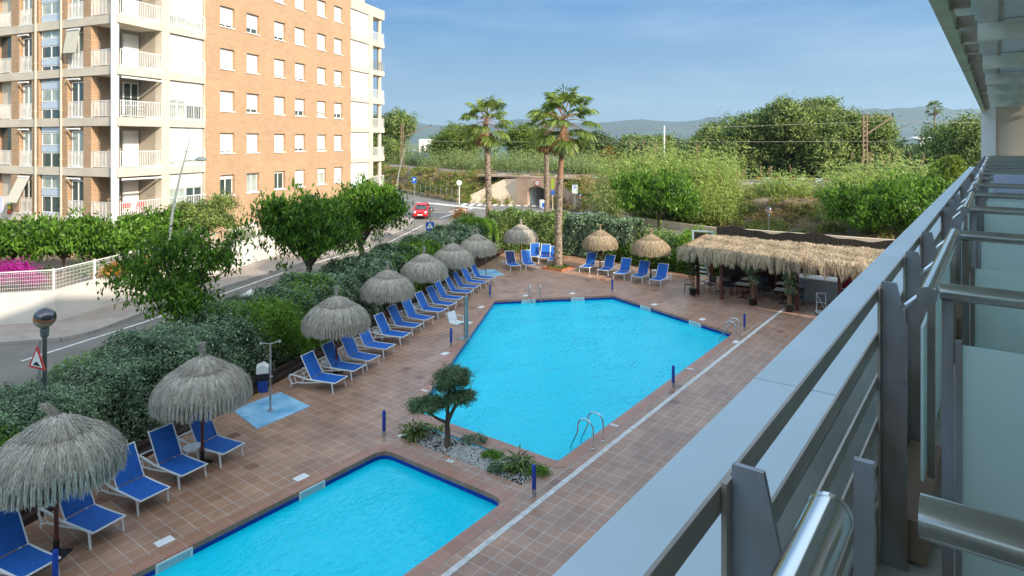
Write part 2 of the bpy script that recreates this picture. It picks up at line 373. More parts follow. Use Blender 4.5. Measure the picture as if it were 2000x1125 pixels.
M['thatch_sunlit'] = leaf_mat('sunlit tinted straw', (.20, .145, .09), (.76, .62, .43), .15, .9, .1)  # same straw, with the sun's warm gold put into its colour
M['plume'] = leaf_mat('reed plumes', (.25, .16, .09), (.50, .36, .22), .3)
M['strawcore'] = mat('straw core', (.10, .08, .055), 1, var=.3, scale=10)
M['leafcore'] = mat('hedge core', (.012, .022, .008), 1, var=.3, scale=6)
# ---------------------------------------------------------------- the setting
def struct(mb, name, m, **k): return mb.build(name, m, kind='structure', **k)
deck_out = [(-17, -6), HL(33.0, 0)[:2], (-.4, 49.4), (3.8, 47.9), (10.6, 40.9), (19.8, 34.2), (34, 22), (12, -16), (-17, -16)]
def rot_in(poly):                       # world xy -> the x = a, y = -b frame
    return [(.6*p[0]+.8*p[1], -(.8*p[0]-.6*p[1])) for p in poly]
def rounded(poly, r, n=5):
    out = []; k = len(poly)
    for i in range(k):
        p0, p1, p2 = (Vector(poly[(i+j-1) % k]) for j in range(3))
        a = p1+(p0-p1).normalized()*r; b = p1+(p2-p1).normalized()*r
        for t in range(n+1):
            t /= n; out.append(tuple((1-t)**2*a+2*t*(1-t)*p1+t*t*b))
    return out
main_pool = rounded([(13.93, 8.97), (27.71, 8.97), (30.68, 16.3), (26.04, 20.65), (13.93, 14.1)], .12)
small_pool = rounded([(-3, 8.95), (11.7, 8.95), (11.7, 13.05), (-3, 13.05)], .4)
bed = [(12.45, 9.05), (13.38, 9.05), (13.38, 13.1), (12.45, 13.35)]
def offs(poly, d):
    c = []; k = len(poly)
    for i in range(k):
        p0, p1, p2 = (Vector(poly[(i+j-1) % k]) for j in range(3))
        e1 = (p1-p0).normalized(); e2 = (p2-p1).normalized()
        n = Vector((e1.y+e2.y, -e1.x-e2.x)); n = n.normalized()/max(.5, math.sqrt((1+e1.dot(e2))/2))
        c.append(tuple(p1+n*d))
    return c
RZ = lambda o: (setattr(o, 'rotation_euler', (0, 0, RA)), o)[1]
g = MB().flat([[(-2500, -300), (3000, -300), (3000, 5000), (-2500, 5000)], deck_out], -.03); struct(g, 'ground', M['field'])
g = MB().flat([rot_in(deck_out), main_pool, small_pool, bed], 0.0); RZ(struct(g, 'pool_deck', M['deck']))
for poly, nm in ((main_pool, 'main'), (small_pool, 'small')):
    g = MB().flat([offs(poly, .36), poly], .006)
    k = len(poly)
    g.add([(p[0], p[1], z) for z in (.006, -.10) for p in poly], [(i, (i+1) % k, (i+1) % k+k, i+k) for i in range(k)])
    RZ(struct(g, 'pool_coping', M['coping']))
    g = MB(); g.add([(p[0], p[1], z) for z in (-.10, -.36) for p in poly], [(i, (i+1) % k, (i+1) % k+k, i+k) for i in range(k)]); g.mi = 1
    g.add([(p[0], p[1], z) for z in (-.36, -1.3) for p in poly], [(i, (i+1) % k, (i+1) % k+k, i+k) for i in range(k)])
    g.flat([poly], -1.3); RZ(struct(g, 'pool_basin', [M['bandblue'], M['poolblue']]))
    g = MB().flat([poly], -.20); RZ(struct(g, 'pool_water', M['water']))
g = MB().box(6.0, 33.3, 8.24, 8.38, .001, .006); RZ(tag(g.build('drain_channel', M['paint']), 'long pale drain strip running straight beside both pools', 'drain'))
g = MB().box(12.0, 30, 8.575, 8.59, 0, .009); RZ(struct(g, 'deck_joint', M['paint']))
g = MB().flat([bed], -.06); RZ(struct(g, 'planting_bed', M['soil']))
# street: asphalt, pavements, kerbs, paint
road = [(-40, 20), (-21, 24.5), (-12, 8), (-13, -5), (-17, -5), HL(-18, 2.2)[:2], HL(32, 2.2)[:2], (-1, 52.5), (4.6, 51), (12, 43.5), (21, 37), (36, 25), (60, 25), (60, 34), (40, 42), (28, 48.5), (18.5, 56), (9.4, 69.5), (5.6, 80), (5.6, 100), (.6, 100), (.6, 83.5), (-7.2, 86.5), (-14.6, 99), (-24, 112), (-34, 112), (-26, 98), (-19, 86), (-15.5, 62), (-22, 38), (-40, 33)]
road = [(-45, 10), (-14.5, 5), (-17, -8), HL(-22, 1.5)[:2], HL(33, 1.5)[:2], (-.8, 51), (4.4, 49.4), (11.4, 42.3), (20.6, 35.4), (36, 25), (60, 25), (60, 34), (40, 42), (28, 48.5), (18.5, 56), (9.4, 69.5), (5.6, 80), (5.6, 100), (.6, 100), (.6, 83.5), (-7.2, 86.5), (-14.6, 99), (-26, 116), (-36, 112), (-24, 92), (-15.0, 72), (-17.0, 53), (-20, 40), (-24, 30), (-45, 26)]
struct(MB().flat([road], -.012), 'road', M['asphalt'])
kerbL = [(-45, 22.5), (-26, 24.9), (-20.7, 26.0), (-18.6, 26.6), (-17.9, 27.6), (-17.5, 30.6), (-16.4, 34.9), (-15.3, 38.8), (-12.7, 48), (-10.0, 60), (-10.4, 68), (-14, 80), (-22, 94)]
wallL = [(-32, 95), (-22, 80), (-16.5, 66), (-13.6, 60), (-15.3, 53), (-17.55, 41.3), (-20.45, 28.95), (-24, 28.1), (-45, 23.5)]
struct(MB().prism((kerbL+wallL)[::-1], -.02, .12), 'pavement', M['pave'])
def strip(pts, w, z0, z1):
    mb = MB()
    for p, q in zip(pts, pts[1:]): mb.bar((p[0], p[1], (z0+z1)/2), (q[0], q[1], (z0+z1)/2), w, z1-z0)
    return mb
struct(strip(kerbL[:-1], .16, -.02, .128), 'kerb', M['kerb'])
pr = [HL(-20, 1.9), HL(32.5, 1.9), (-1.1, 53), (4.8, 51.2), (12.2, 43.6), (21.4, 36.7), (36, 26.2), (35.5, 25), (20.7, 35.4), (11.5, 42.3), (4.4, 49.6), (-.6, 51.2), HL(33.2, 1), HL(-20, 1)]
pr = [HL(-20, 4.1), HL(20.5, 4.1), HL(24, 3.3), HL(32.5, 2.4)]+pr[2:]
struct(MB().prism([(p[0], p[1]) for p in pr], -.02, .11), 'pavement', M['pave'])
struct(strip([HL(-20, 4.1), HL(20.5, 4.1), HL(24, 3.3), HL(32.5, 2.4)], .15, -.02, .118), 'kerb', M['kerb'])
# road paint
g = MB()
def pt(px, py): p = G(px, py); return Vector((p.x, p.y, 0))
def line(p, q, w): g.bar((p[0], p[1], -.003), (q[0], q[1], -.003), w, .008)
line(pt(42, 705), pt(288, 627), .12); line(pt(288, 627), pt(500, 551), .12); line(pt(500, 551), pt(560, 530), .12); line(pt(600, 518), pt(740, 478), .12)
line(pt(512, 564), pt(575, 540), .12)
a1, a2, a3 = pt(462, 583), pt(512, 565), pt(500, 581)
g.add([(p[0], p[1], .001) for p in (a1, pt(522, 582), pt(492, 563))], [(0, 1, 2)])
line(pt(725, 490), pt(826, 440), .12); line(pt(858, 426), pt(925, 406), .28)
for i in range(7):                                               # zebra near the last street tree
    p = pt(720+i*16, 500-i*4.4); line(p, p+U*2.6, .45)
for i in range(9): p = pt(812+i*12, 395+i*1.3); line(p, p+Vector((3.4, -1.6, 0)), .5)
for i in range(12): p = pt(903+i*15.5, 401.5+i*.15); line(p, p+Vector((.25, 3.0, 0)), .55)
for i in range(6): p = pt(1015+i*13, 410+i*1.2); line(p, p+Vector((2.2, -3.2, 0)), .5)
line(pt(878, 414), pt(893, 409), .3); line(pt(880, 414), pt(892, 417), .3)
struct(g, 'road_marking', M['paint'])
# embankment with the railway on it
prof = [(-14.5, -16.2, -95, 125), ]
foot = [(-60, 160), (-26, 118), (-14.6, 99.5), (-7.2, 87), (.6, 83.6), (5.6, 80.2), (9.4, 70.3), (18.5, 57), (28, 49.6), (40, 43), (75, 30)]
crest = [(-70, 185), (-36, 140), (-17, 112), (-7.5, 95.5), (.2, 88.0), (5.2, 85.0), (15, 79), (25, 68.5), (34, 60.5), (45, 54), (82, 41)]
def lerp(p, q, t): return tuple(a+(b-a)*t for a, b in zip(p, q))
def dens(pts, n):
    out = []
    for p, q in zip(pts, pts[1:]):
        out += [lerp(p, q, i/n) for i in range(n)]
    return out+[pts[-1]]
fd, cd = dens(foot, 8), dens(crest, 8)
rg = np.random.RandomState(5)
def emb(ts, zs, m, name, bumpy):
    mb = MB(); n = len(ts); vs = []
    for i, (p, q) in enumerate(zip(fd, cd)):
        for t, z in zip(ts, zs):
            x, y = lerp(p, q, t); k = bumpy if 0 < t < 1 else 0
            vs.append((x+rg.uniform(-.3, .3)*k, y+rg.uniform(-.3, .3)*k, z+rg.uniform(-.25, .25)*k))
    fs = [(i*n+j, (i+1)*n+j, (i+1)*n+j+1, i*n+j+1) for i in range(len(fd)-1) for j in range(n-1) if not (i in range(32, 40) and ts[0] == 0 and j < 5)]
    mb.add(vs, fs); return struct(mb, name, m, smooth=True)
emb([0, .1, .25, .42, .6, .8, 1.0], [-.02, .35, .95, 1.7, 2.4, 3.0, 3.5], M['dirt'], 'embankment', 1)
emb([1.0, 1.06, 1.5, 1.56, 2.2], [3.48, 3.75, 3.75, 3.4, .0], M['ballast'], 'railway_track', 0)
def along(t, z, i0=0, i1=None):
    return [(*lerp(p, q, t), z) for p, q in list(zip(fd, cd))[i0:i1]]
g = MB(); g.tube(along(1.16, 3.82), .05, 4); g.tube(along(1.26, 3.82), .05, 4)
struct(g, 'rail_line', M['rust'])
# hills far off
def ridge(name, x0, x1, Y, hs, seed, m):
    r = random.Random(seed); mb = MB(); n = 90; vs = []
    for i in range(n+1):
        x = x0+(x1-x0)*i/n; t = i/n*(len(hs)-1); k = min(int(t), len(hs)-2); f = t-k; f = f*f*(3-2*f)
        h = hs[k]*(1-f)+hs[k+1]*f
        h += r.uniform(-1, 1)*h*.035
        for j, (yy, hh) in enumerate(((-900, -3), (-450, .4), (-200, .75), (0, 1), (500, -3))):
            vs.append((x+r.uniform(-15, 15), Y+yy, hh*h*(1 if j != 2 else r.uniform(.8, 1.05)) if hh > 0 else hh))
    fs = [(i*5+j, (i+1)*5+j, (i+1)*5+j+1, i*5+j+1) for i in range(n) for j in range(4)]
    mb.add(vs, fs); return struct(mb, name, m, smooth=True)
# heights come from where the ridge stands against the sky at 3.6 km
def hy(y, Y=3600): return H+(276-y)/FPX*Y
ridge('hills', -2200, 3400, 3600, [hy(y) for y in (228, 230, 236, 226, 240, 248, 232, 238, 244, 248, 232, 238, 240, 234, 238, 228, 222, 224, 218, 212, 209, 214, 212, 216, 212, 214)], 3, M['hill'])

# ---------------------------------------------------------------- plants
def rdir(r, k):
    v = r.normal(size=(k, 3)); return v/(np.linalg.norm(v, axis=1, keepdims=True)+1e-9)
def leafage(name, mat, blobs, clumps, per, leaf, parent=None, seed=0, spread=.28, hang=.3, shell=.55, ar=.45, up=.4, floor=None, low=.3, rag=.09):
    """clumps of leaves spread through ellipsoid blobs (x, y, z, rx, ry, rz)"""
    r = np.random.RandomState(seed); bl = np.asarray(blobs, float)
    w = bl[:, 3]*bl[:, 4]+bl[:, 3]*bl[:, 5]; pick = r.choice(len(bl), clumps, p=w/w.sum())
    d = rdir(r, clumps); d[:, 2] = np.where(d[:, 2] < -low, -d[:, 2]*.6, d[:, 2])
    rad = shell+(1-shell)*r.rand(clumps)**.6; rad *= 1+r.normal(size=clumps)*rag
    cc = bl[pick, :3]+d*bl[pick, 3:]*rad[:, None]
    i = np.repeat(np.arange(clumps), per); k = len(i)
    sp = spread*(.6+.8*r.rand(clumps))[i]
    c = cc[i]+r.normal(size=(k, 3))*sp[:, None]*[.6, .6, .42]
    if floor is not None: c[:, 2] = np.maximum(c[:, 2], floor+r.rand(k)*.2)
    n = d[i]*.6+rdir(r, k)*.75+np.array([0, 0, up]); ld = np.cross(n, rdir(r, k)); ld[:, 2] -= hang
    tint = np.clip(.5+.33*(r.rand(clumps)-.5)[i]*1.6+.30*r.normal(size=k), 0, 1)
    return quads(name, c, ld, n, leaf*(.7+.6*r.rand(k)), leaf*ar*(.7+.6*r.rand(k)), tint, mat, parent)
def trunk_mb(base, top, r0, limbs, seed=0, bend=.15, forks=True):
    r = random.Random(seed); mb = MB(); b, t = Vector(base), Vector(top); pts = []
    for i in range(6):
        f = i/5; p = b.lerp(t, f)+Vector((r.uniform(-bend, bend), r.uniform(-bend, bend), 0))*math.sin(f*PI)
        pts.append(p)
    mb.tube([b-Vector((0, 0, .1))]+pts, [r0*1.5, r0*1.25]+[r0*(1-.06*i) for i in range(1, 6)], 9)
    for q in limbs:
        q = Vector(q); s = pts[-1]-Vector((0, 0, .05)); m1 = s.lerp(q, .35)+Vector((0, 0, .08*(q-s).length)); m2 = s.lerp(q, .7)+Vector((r.uniform(-.15, .15), r.uniform(-.15, .15), .08))
        mb.tube([s, m1, m2, q], [r0*.62, r0*.42, r0*.26, r0*.08], 7)
        if forks:
            for _ in range(2):
                e = q+Vector((r.uniform(-1, 1), r.uniform(-1, 1), r.uniform(-.1, .7)))*(q-s).length*.45
                mb.tube([m1.lerp(m2, r.random()), (m2+e)/2, e], [r0*.24, r0*.15, r0*.04], 5)
    return mb
def tree(name, label, cat, loc, blobs, trunk_top, r0, lmat, clumps, per, leaf, seed, group=None, bark='bark', **kw):
    t = thing(name, label, cat, loc, 0, group)
    leafage('crown', lmat, blobs, clumps, per, leaf, t, seed, **kw)
    rr = random.Random(seed); lim = [(b[0]+b[3]*rr.uniform(-.3, .3), b[1]+b[4]*rr.uniform(-.3, .3), b[2]+b[5]*.2) for b in blobs]
    trunk_mb((0, 0, 0), trunk_top, r0, lim, seed).build('trunk', M[bark], t, smooth=True)
    return t
def crown_blobs(rx, ry, rz, z, n, seed, sz=.5):
    r = random.Random(seed); out = [(0, 0, z, rx*.72, ry*.72, rz*.72)]
    for i in range(n):
        a = 2*PI*i/n+r.uniform(-.3, .3); k = r.uniform(.45, .72)
        out.append((rx*k*math.cos(a), ry*k*math.sin(a), z+rz*r.uniform(-.3, .45), rx*sz*r.uniform(.75, 1.1), ry*sz*r.uniform(.75, 1.1), rz*sz*r.uniform(.8, 1.1)))
    return out
# three street trees between hedge and road
tree('mulberry_tree', 'shaded dark mulberry street tree standing furthest left, behind the hedge near the speed hump sign', 'tree', (-11.75, 22.7, .1),
     [(-.1, 0, 3.4, 1.25, 1.2, 1.1), (1.3, .3, 3.9, .7, .7, .45), (-1.4, -.2, 3.3, .8, .8, .5), (.3, -.8, 2.7, .95, .8, .55), (.2, .4, 4.4, .7, .7, .5), (1.8, .6, 4.5, .4, .4, .25), (-1.9, .3, 3.9, .4, .4, .25), (-.7, .2, 4.2, .6, .6, .35), (.8, -.3, 2.4, .7, .7, .45)], (-.1, 0, 2.3), .13, M['l_mul'], 290, 20, .22, 11, 'mulberry trees along the street', hang=.9, spread=.38, ar=.36, low=.85, rag=.26, shell=.4)
tree('mulberry_tree', 'middle mulberry street tree with sunlit top and thick straight trunk', 'tree', (-9.55, 30.2, .1),
     crown_blobs(2.25, 2.3, 2.0, 4.1, 11, 2, .34), (.05, 0, 2.3), .2, M['l_mul'], 560, 22, .27, 12, 'mulberry trees along the street', hang=.9, spread=.38, ar=.36, low=.85, rag=.26, shell=.45)
tree('mulberry_tree', 'sunlit mulberry street tree with a forked leaning trunk, left of the red car', 'tree', (-8.0, 35.9, .1),
     crown_blobs(2.15, 2.2, 1.8, 4.4, 11, 3, .34), (-.5, .2, 2.3), .2, M['l_mul'], 560, 22, .27, 13, 'mulberry trees along the street', hang=.9, spread=.38, ar=.36, low=.85, rag=.26, shell=.45)
# two mulberries by the far street on the right
tree('mulberry_tree', 'bright green round mulberry tree in front of tall reeds, above the golden umbrellas', 'tree', (11.8, 52.0, 0),
     crown_blobs(3.8, 3.6, 2.4, 3.9, 13, 4, .33), (.1, 0, 2.1), .2, M['l_mul'], 700, 22, .32, 14, 'mulberry trees by the far street', hang=.8, spread=.45, ar=.36, low=.85, rag=.24, shell=.5)
tree('mulberry_tree', 'wide bright green mulberry tree behind the bar roof, reaching over the balcony edge', 'tree', (25.0, 42.0, 0),
     crown_blobs(4.0, 3.6, 2.7, 3.9, 13, 5, .33), (.1, 0, 2.1), .22, M['l_mul'], 800, 22, .30, 15, 'mulberry trees by the far street', hang=.8, spread=.42, ar=.36, low=.85, rag=.24, shell=.5)
tree('mulberry_tree', 'yellow green leafy tree tip rising behind the far end of the balcony rail', 'tree', (31.5, 46.5, 0),
     [(0, 0, 4.9, 1.3, 1.3, 2.0), (.2, 0, 6.4, .6, .6, .9), (-1.2, .2, 4.2, 1.4, 1.4, 1.3)], (0, 0, 2.4), .18, M['l_lime'], 420, 24, .22, 16, hang=.5)
# garden row behind the white wall
gg = 'low leafy trees in the raised garden'
for i, (x, y, lab) in enumerate(((-25.6, 33.0, 'low leafy garden tree at the left end of the row, behind the pink bougainvillea'),
        (-23.2, 33.4, 'low leafy garden tree in front of the glazed stairwell'), (-20.9, 34.0, 'low leafy garden tree in front of the corner balconies'),
        (-20.6, 37.2, 'low leafy garden tree behind the curved street lamp'))):
    tree('garden_tree', lab, 'tree', (x, y, 1.2), crown_blobs(1.8, 1.6, 1.5, 1.85, 8, 20+i, .36), (0, 0, .9), .1, M['l_mul'], 270, 20, .27, 20+i, gg, hang=.8, spread=.34, ar=.36, low=.9, rag=.26)
tree('citrus_tree', 'round dense dark green garden tree in front of the white bay windows', 'tree', (-18.75, 39.2, 1.2),
     crown_blobs(1.9, 1.8, 1.5, 2.35, 7, 30, .5), (0, 0, 1.0), .12, M['l_tree'], 900, 26, .13, 30, hang=.2, spread=.25)
def bush(name, label, cat, loc, blobs, lmat, clumps, per, leaf, seed, **kw):
    o = leafage(name, lmat, blobs, clumps, per, leaf, None, seed, **kw); o.location = loc
    return tag(o, label, cat)
bush('bougainvillea', 'magenta bougainvillea spilling over the white mesh fence at the left edge', 'shrub', (-23.3, 30.2, 1.3), [(-.2, 0, .6, 1.1, .6, .75), (.8, .1, .3, .5, .4, .4), (-1.4, 0, .5, .9, .6, .6)], M['l_pink'], 330, 26, .10, 31)
bush('croton_shrub', 'small yellow and orange leaved shrub behind the fence next to the bougainvillea', 'shrub', (-19.75, 31.8, 1.4), [(0, 0, .35, .7, .5, .4), (1.0, 1.8, .4, .6, .8, .4)], M['l_orange'], 90, 16, .14, 32)
bush('garden_shrub', 'pale green creeping shrub along the fence foot in the raised garden', 'shrub', (-20.6, 32.6, 1.3), [(0, 0, .3, 1.5, .5, .45), (1.2, 2.6, .35, .8, 1.4, .5)], M['l_mul'], 180, 18, .15, 33)
bush('garden_shrub', 'yellow green shrub at the foot of the brick wall', 'shrub', (-18.2, 43.2, 1.2), [(0, 0, .6, .8, .8, .9), (.4, 2, .3, .7, .9, .5)], M['l_lime'], 160, 20, .13, 34)
# hedges
def hedge(name, label, loops_pts, w, h, lmat, n, leaf, seed, jz=.12, patches=0.0, parent=None, z0=.1, mat2=None, hz=None):
    """clipped hedge along a polyline on its pool side; the hedge stands to the left of the line"""
    t = thing(name, label, 'hedge', (0, 0, 0))
    core = MB(); r = np.random.RandomState(seed); C = []; Nn = []; tl = sum((Vector(q)-Vector(p)).length for p, q in zip(loops_pts, loops_pts[1:]))
    for p, q in zip(loops_pts, loops_pts[1:]):
        p, q = Vector((p[0], p[1], 0)), Vector((q[0], q[1], 0)); l = (q-p).length; d = (q-p)/l; nr = Vector((-d.y, d.x, 0))
        a, b = p+nr*.14, p+nr*(w-.14); c_, e = q+nr*(w-.14), q+nr*.14
        sh = d*.35; a, b = a+sh, b+sh; c_, e = c_-sh, e-sh
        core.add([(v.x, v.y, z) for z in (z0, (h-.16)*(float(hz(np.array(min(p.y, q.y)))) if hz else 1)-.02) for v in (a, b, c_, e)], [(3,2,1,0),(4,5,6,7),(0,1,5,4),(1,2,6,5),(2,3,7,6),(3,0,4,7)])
        k = int(n*l/tl); per = 2*h+w; u = r.rand(k)*per; s = r.rand(k)*l
        o = np.where(u < h, 0, np.where(u < h+w, u-h, w)); z = np.where(u < h, u, np.where(u < h+w, h, per-u))
        sw = .12*np.sin(s*1.7+z*2.1+seed)+.09*np.sin(s*3.9+1.3*z)+.05*np.sin(s*9+z*7)
        no = np.where(u < h, -1, np.where(u < h+w, 0, 1.)); nz_ = np.where((u >= h) & (u < h+w), 1., .25)
        edge = np.minimum(np.abs(u-h), np.abs(u-h-w)); rnd = -.25*np.clip(1-edge/.3, 0, 1)**2
        o = o+no*(sw+rnd*.6)+r.normal(size=k)*.085; z = z+(nz_ > .5)*(sw+rnd*.6)*jz/.12+r.normal(size=k)*.085
        base = np.array(p)[None]+np.outer(s, d)+np.outer(o, nr); base[:, 2] = np.maximum(z+z0*.5, z0)
        C.append(base); Nn.append(np.outer(no, nr)+np.outer(nz_, [0, 0, 1]))
    C = np.concatenate(C); Nn = np.concatenate(Nn)
    if hz: C[:, 2] *= hz(C[:, 1])
    k = len(C); k = len(C); nn = Nn*.9+rdir(r, k)*.8
    cell = np.floor(C/.35).astype(int); hsh = ((cell[:, 0]*73856093) ^ (cell[:, 1]*19349663) ^ (cell[:, 2]*83492791)) % 997/997.
    tint = np.clip(.2+.45*hsh+.28*r.normal(size=k), 0, 1); ld = np.cross(nn, rdir(r, k)); ld[:, 2] += .1
    lf = leaf if not callable(leaf) else leaf(C)
    sel = np.zeros(k, bool)
    if mat2:
        pn = np.sin(C[:, 0]*.9+C[:, 1]*.33+seed)+np.sin(C[:, 1]*.71-C[:, 0]*.5)+.7*np.sin(C[:, 2]*2+C[:, 1]*1.3)
        sel = pn+.45*r.normal(size=k)+.8*(C[:, 2]/h-.75) > patches
    szs = lf*(.65+.7*r.rand(k))
    quads('foliage', C[~sel], ld[~sel], nn[~sel], szs[~sel], (szs*.5)[~sel], tint[~sel], lmat, t)
    if sel.any():
        ld2 = ld[sel]; ld2[:, 2] += .6
        quads('fresh_shoots', C[sel]+Nn[sel]*(r.rand(sel.sum())*.14)[:, None], ld2, nn[sel], szs[sel]*1.25, szs[sel]*.4, tint[sel], mat2, t)
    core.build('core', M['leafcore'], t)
    return t
hl = [HL(s, .12) for s in (-16, -8, 0, 8, 16, 24, 31.5)]
hedge('street_hedge', 'long thick clipped hedge of grey green leaves running behind the row of loungers', hl, 2.25, 2.3, M['l_hedge'], 460000,
      lambda C: np.clip(C[:, 1]*.0040, .068,   .14), 7, .15, 1.5, mat2=M['l_hedge2'], hz=lambda y: np.interp(y, [0, 12, 19, 24], [.66, .74, .97, 1.0]))
hedge('rear_hedge', 'tall bright sunlit hedge behind the left rear loungers', [(4.0, 47.9+.3), (-1.2, 49.7)][::-1] if 0 else [(4.2, 48.0), (-1.4, 49.8)], 1.6, 2.75, M['l_back'], 42000, .15, 8, .15)
hedge('rear_hedge', 'dark tall shrub hedge right of the thick palm trunk', [(9.0, 44.2), (4.4, 48.0)], 1.5, 2.7, M['l_hedge'], 26000, .15, 9, .2)
hedge('rear_hedge', 'low ivy green hedge behind the two golden umbrellas', [(13.5, 38.6), (10.8, 41.0), (4.3, 47.7)], .8, 1.1, M['l_mul'], 30000, .14, 10, .12)
bush('oleander_bush', 'pale leaved bush between the two golden umbrellas', 'bush', (9.3, 44.6, .6), [(-.6, .5, .8, 1.3, 1, .9), (1.0, -.8, .6, 1.2, 1.0, .9)], M['l_back'], 420, 24, .15, 40)
bush('green_bush', 'fresh green bush growing left of the blue gate frame', 'bush', (12.2, 42.3, .4), [(0, 0, 1.2, 1.2, 1, .9), (.6, -.5, .6, 1.0, 1, .8)], M['l_hedge2'], 300, 24, .15, 41)
bush('green_bush', 'small bright bush at the corner of the thatched bar roof', 'bush', (11.4, 40.0, .3), [(0, 0, .7, .9, .7, .8)], M['l_hedge2'], 160, 22, .14, 42)
bush('green_bush', 'bright feathery bush at the end of the long hedge', 'bush', HL(29.4, 1.6), [(0, 0, 1.6, .9, .9, 1.0), (-.5, -.3, 1.0, .8, .8, .8)], M['l_hedge2'], 300, 24, .12, 43)
bush('flowering_bush', 'bush with orange flower tips beside the no left turn sign', 'bush', (-4.0, 49.6, 0), [(0, 0, 2.3, .55, .5, .8)], M['l_orange'], 60, 16, .13, 44)
bush('flowering_bush', 'loose pale bush around the small fan palm', 'bush', (-3.4, 48.2, 0), [(0, 0, 1.4, 1.3, .8, 1.2), (1.8, .5, 1.2, 1.0, .8, 1.2)], M['l_back'], 330, 24, .13, 45)

def palm(name, label, loc, h, r0, lean, nfr, fr, seed, dead=8, bare=0.0, group='tall fan palms', stub=True):
    t = thing(name, label, 'palm tree', loc, 0, group); rr = random.Random(seed); r = np.random.RandomState(seed)
    n = 26; pts = []; rs = []
    for i in range(n+1):
        f = i/n; pts.append(Vector((lean[0]*f*f, lean[1]*f*f, h*f)))
        rs.append(r0*(1.25-.35*min(1, f*4)) * (1-.12*f) * (.80 if bare and f > 1-bare else 1))
    mb = MB(); mb.tube(pts, rs, 14); mb.build('trunk', M['palmbark'] if not bare else [M['palmbark']], t, smooth=True)
    if bare:
        k = int(n*(1-bare)); mb = MB(); mb.tube(pts[k:], [q*1.06 for q in rs[k:]], 14); mb.build('bare_trunk', M['palmbare'], t, smooth=True)
    if stub:                                                # leaf bases left on the trunk
        c = []; d = []; nn = []; top = h*(1-bare)
        for i in range(int(top*75)):
            f = rr.random()*top/h; a = rr.uniform(0, 2*PI); q = Vector((lean[0]*f*f, lean[1]*f*f, h*f)); rad = rs[int(f*n)]*1.05
            o = Vector((math.cos(a), math.sin(a), 0)); c.append(q+o*rad); d.append(o*.8+Vector((0, 0, .9))); nn.append(o*-.7+Vector((0, 0, .5)))
        quads('leaf_bases', [tuple(x) for x in c], [tuple(x) for x in d], [tuple(x) for x in nn], .17, .12, r.rand(len(c)), M['l_dead'], t)
    top = pts[-1]; C = []; D = []; NN = []; LN = []; WD = []; T = []; dd = ([], [], [], [], [], []); pet = MB()
    for i in range(nfr+dead):
        isd = i >= nfr; a = i*2.4+rr.uniform(-.3, .3); f = (i % nfr)/nfr
        el = math.radians(82-125*f+rr.uniform(-8, 8)) if not isd else math.radians(rr.uniform(-80, -50))
        o = Vector((math.cos(a)*math.cos(el), math.sin(a)*math.cos(el), math.sin(el)))
        pl = fr*rr.uniform(.65, .9)*(1 if not isd else .55); s = top+Vector((0, 0, .3*(1-f)-.25*isd))
        sag = Vector((0, 0, -.22*pl)); e = s+o*pl+sag
        pet.tube([s, s+o*pl*.5+sag*.2, e], [.035, .025, .02], 5)
        sd = o.cross(Vector((0, 0, 1))); sd = sd.normalized() if sd.length > .01 else Vector((1, 0, 0)); upv = sd.cross(o).normalized()
        nb = 32; tgt = dd if isd else (C, D, NN, LN, WD, T)
        fd_ = (e-(s+o*pl*.5)).normalized()
        for j in range(nb):
            th = (j/(nb-1)-.5)*math.radians(230 if not isd else 120); bl = fr*rr.uniform(.5, .62)*(1-.25*abs(th)/2)
            bd = (fd_*math.cos(th)+sd*math.sin(th)+upv*.12*math.cos(th*1.5)).normalized()
            m1 = e+bd*bl*.55; d2 = (bd+Vector((0, 0, -.75 if not isd else -1.4))).normalized(); tt = min(1, max(0, rr.gauss(.5, .22)))
            for cc, dv, ll, ww in ((e+bd*bl*.28, bd, bl*.6, .085*fr/1.1), (m1+d2*bl*.27, d2, bl*.62, .055*fr/1.1)):
                tgt[0].append(tuple(cc)); tgt[1].append(tuple(dv)); tgt[2].append(tuple(upv+sd*math.sin(th*3+j)*.6)); tgt[3].append(ll); tgt[4].append(ww); tgt[5].append(tt)
    pet.build('leaf_stalks', M['palmbare'], t)
    quads('fronds', *[np.array(x) for x in (C, D, NN, LN, WD, T)], M['l_palm'], t, 'leaf')
    if dead: quads('dead_fronds', *[np.array(x) for x in dd], M['l_dead'], t, 'leaf')
    return t
palm('fan_palm', 'tall fan palm with dark shaggy trunk, leftmost of the three, growing behind the hedge', (-1.85, 52.0, 0), 9.7, .27, (-.25, 0), 24, 1.9, 51, 10)
palm('fan_palm', 'tall fan palm with half stripped orange trunk in the small square deck bed', (2.98, 41.6, 0), 9.4, .25, (.35, 0), 25, 1.95, 52, 9, .38)
palm('fan_palm', 'thinner fan palm just left of the half stripped one, behind the hedge', (3.25, 60.0, 0), 9.2, .27, (-.1, 0), 20, 1.9, 53, 16)
palm('dwarf_fan_palm', 'low bushy fan palm without visible trunk above the end of the long hedge', (-3.3, 47.6, .4), 1.3, .15, (0, 0), 26, 1.0, 54, 0, group=None, stub=False)
palm('distant_palm', 'tiny single palm silhouetted above the far trees near the balcony end', (131, 200, 0), 18.5, .3, (0, 0), 20, 2.2, 55, 2, group=None, stub=False)

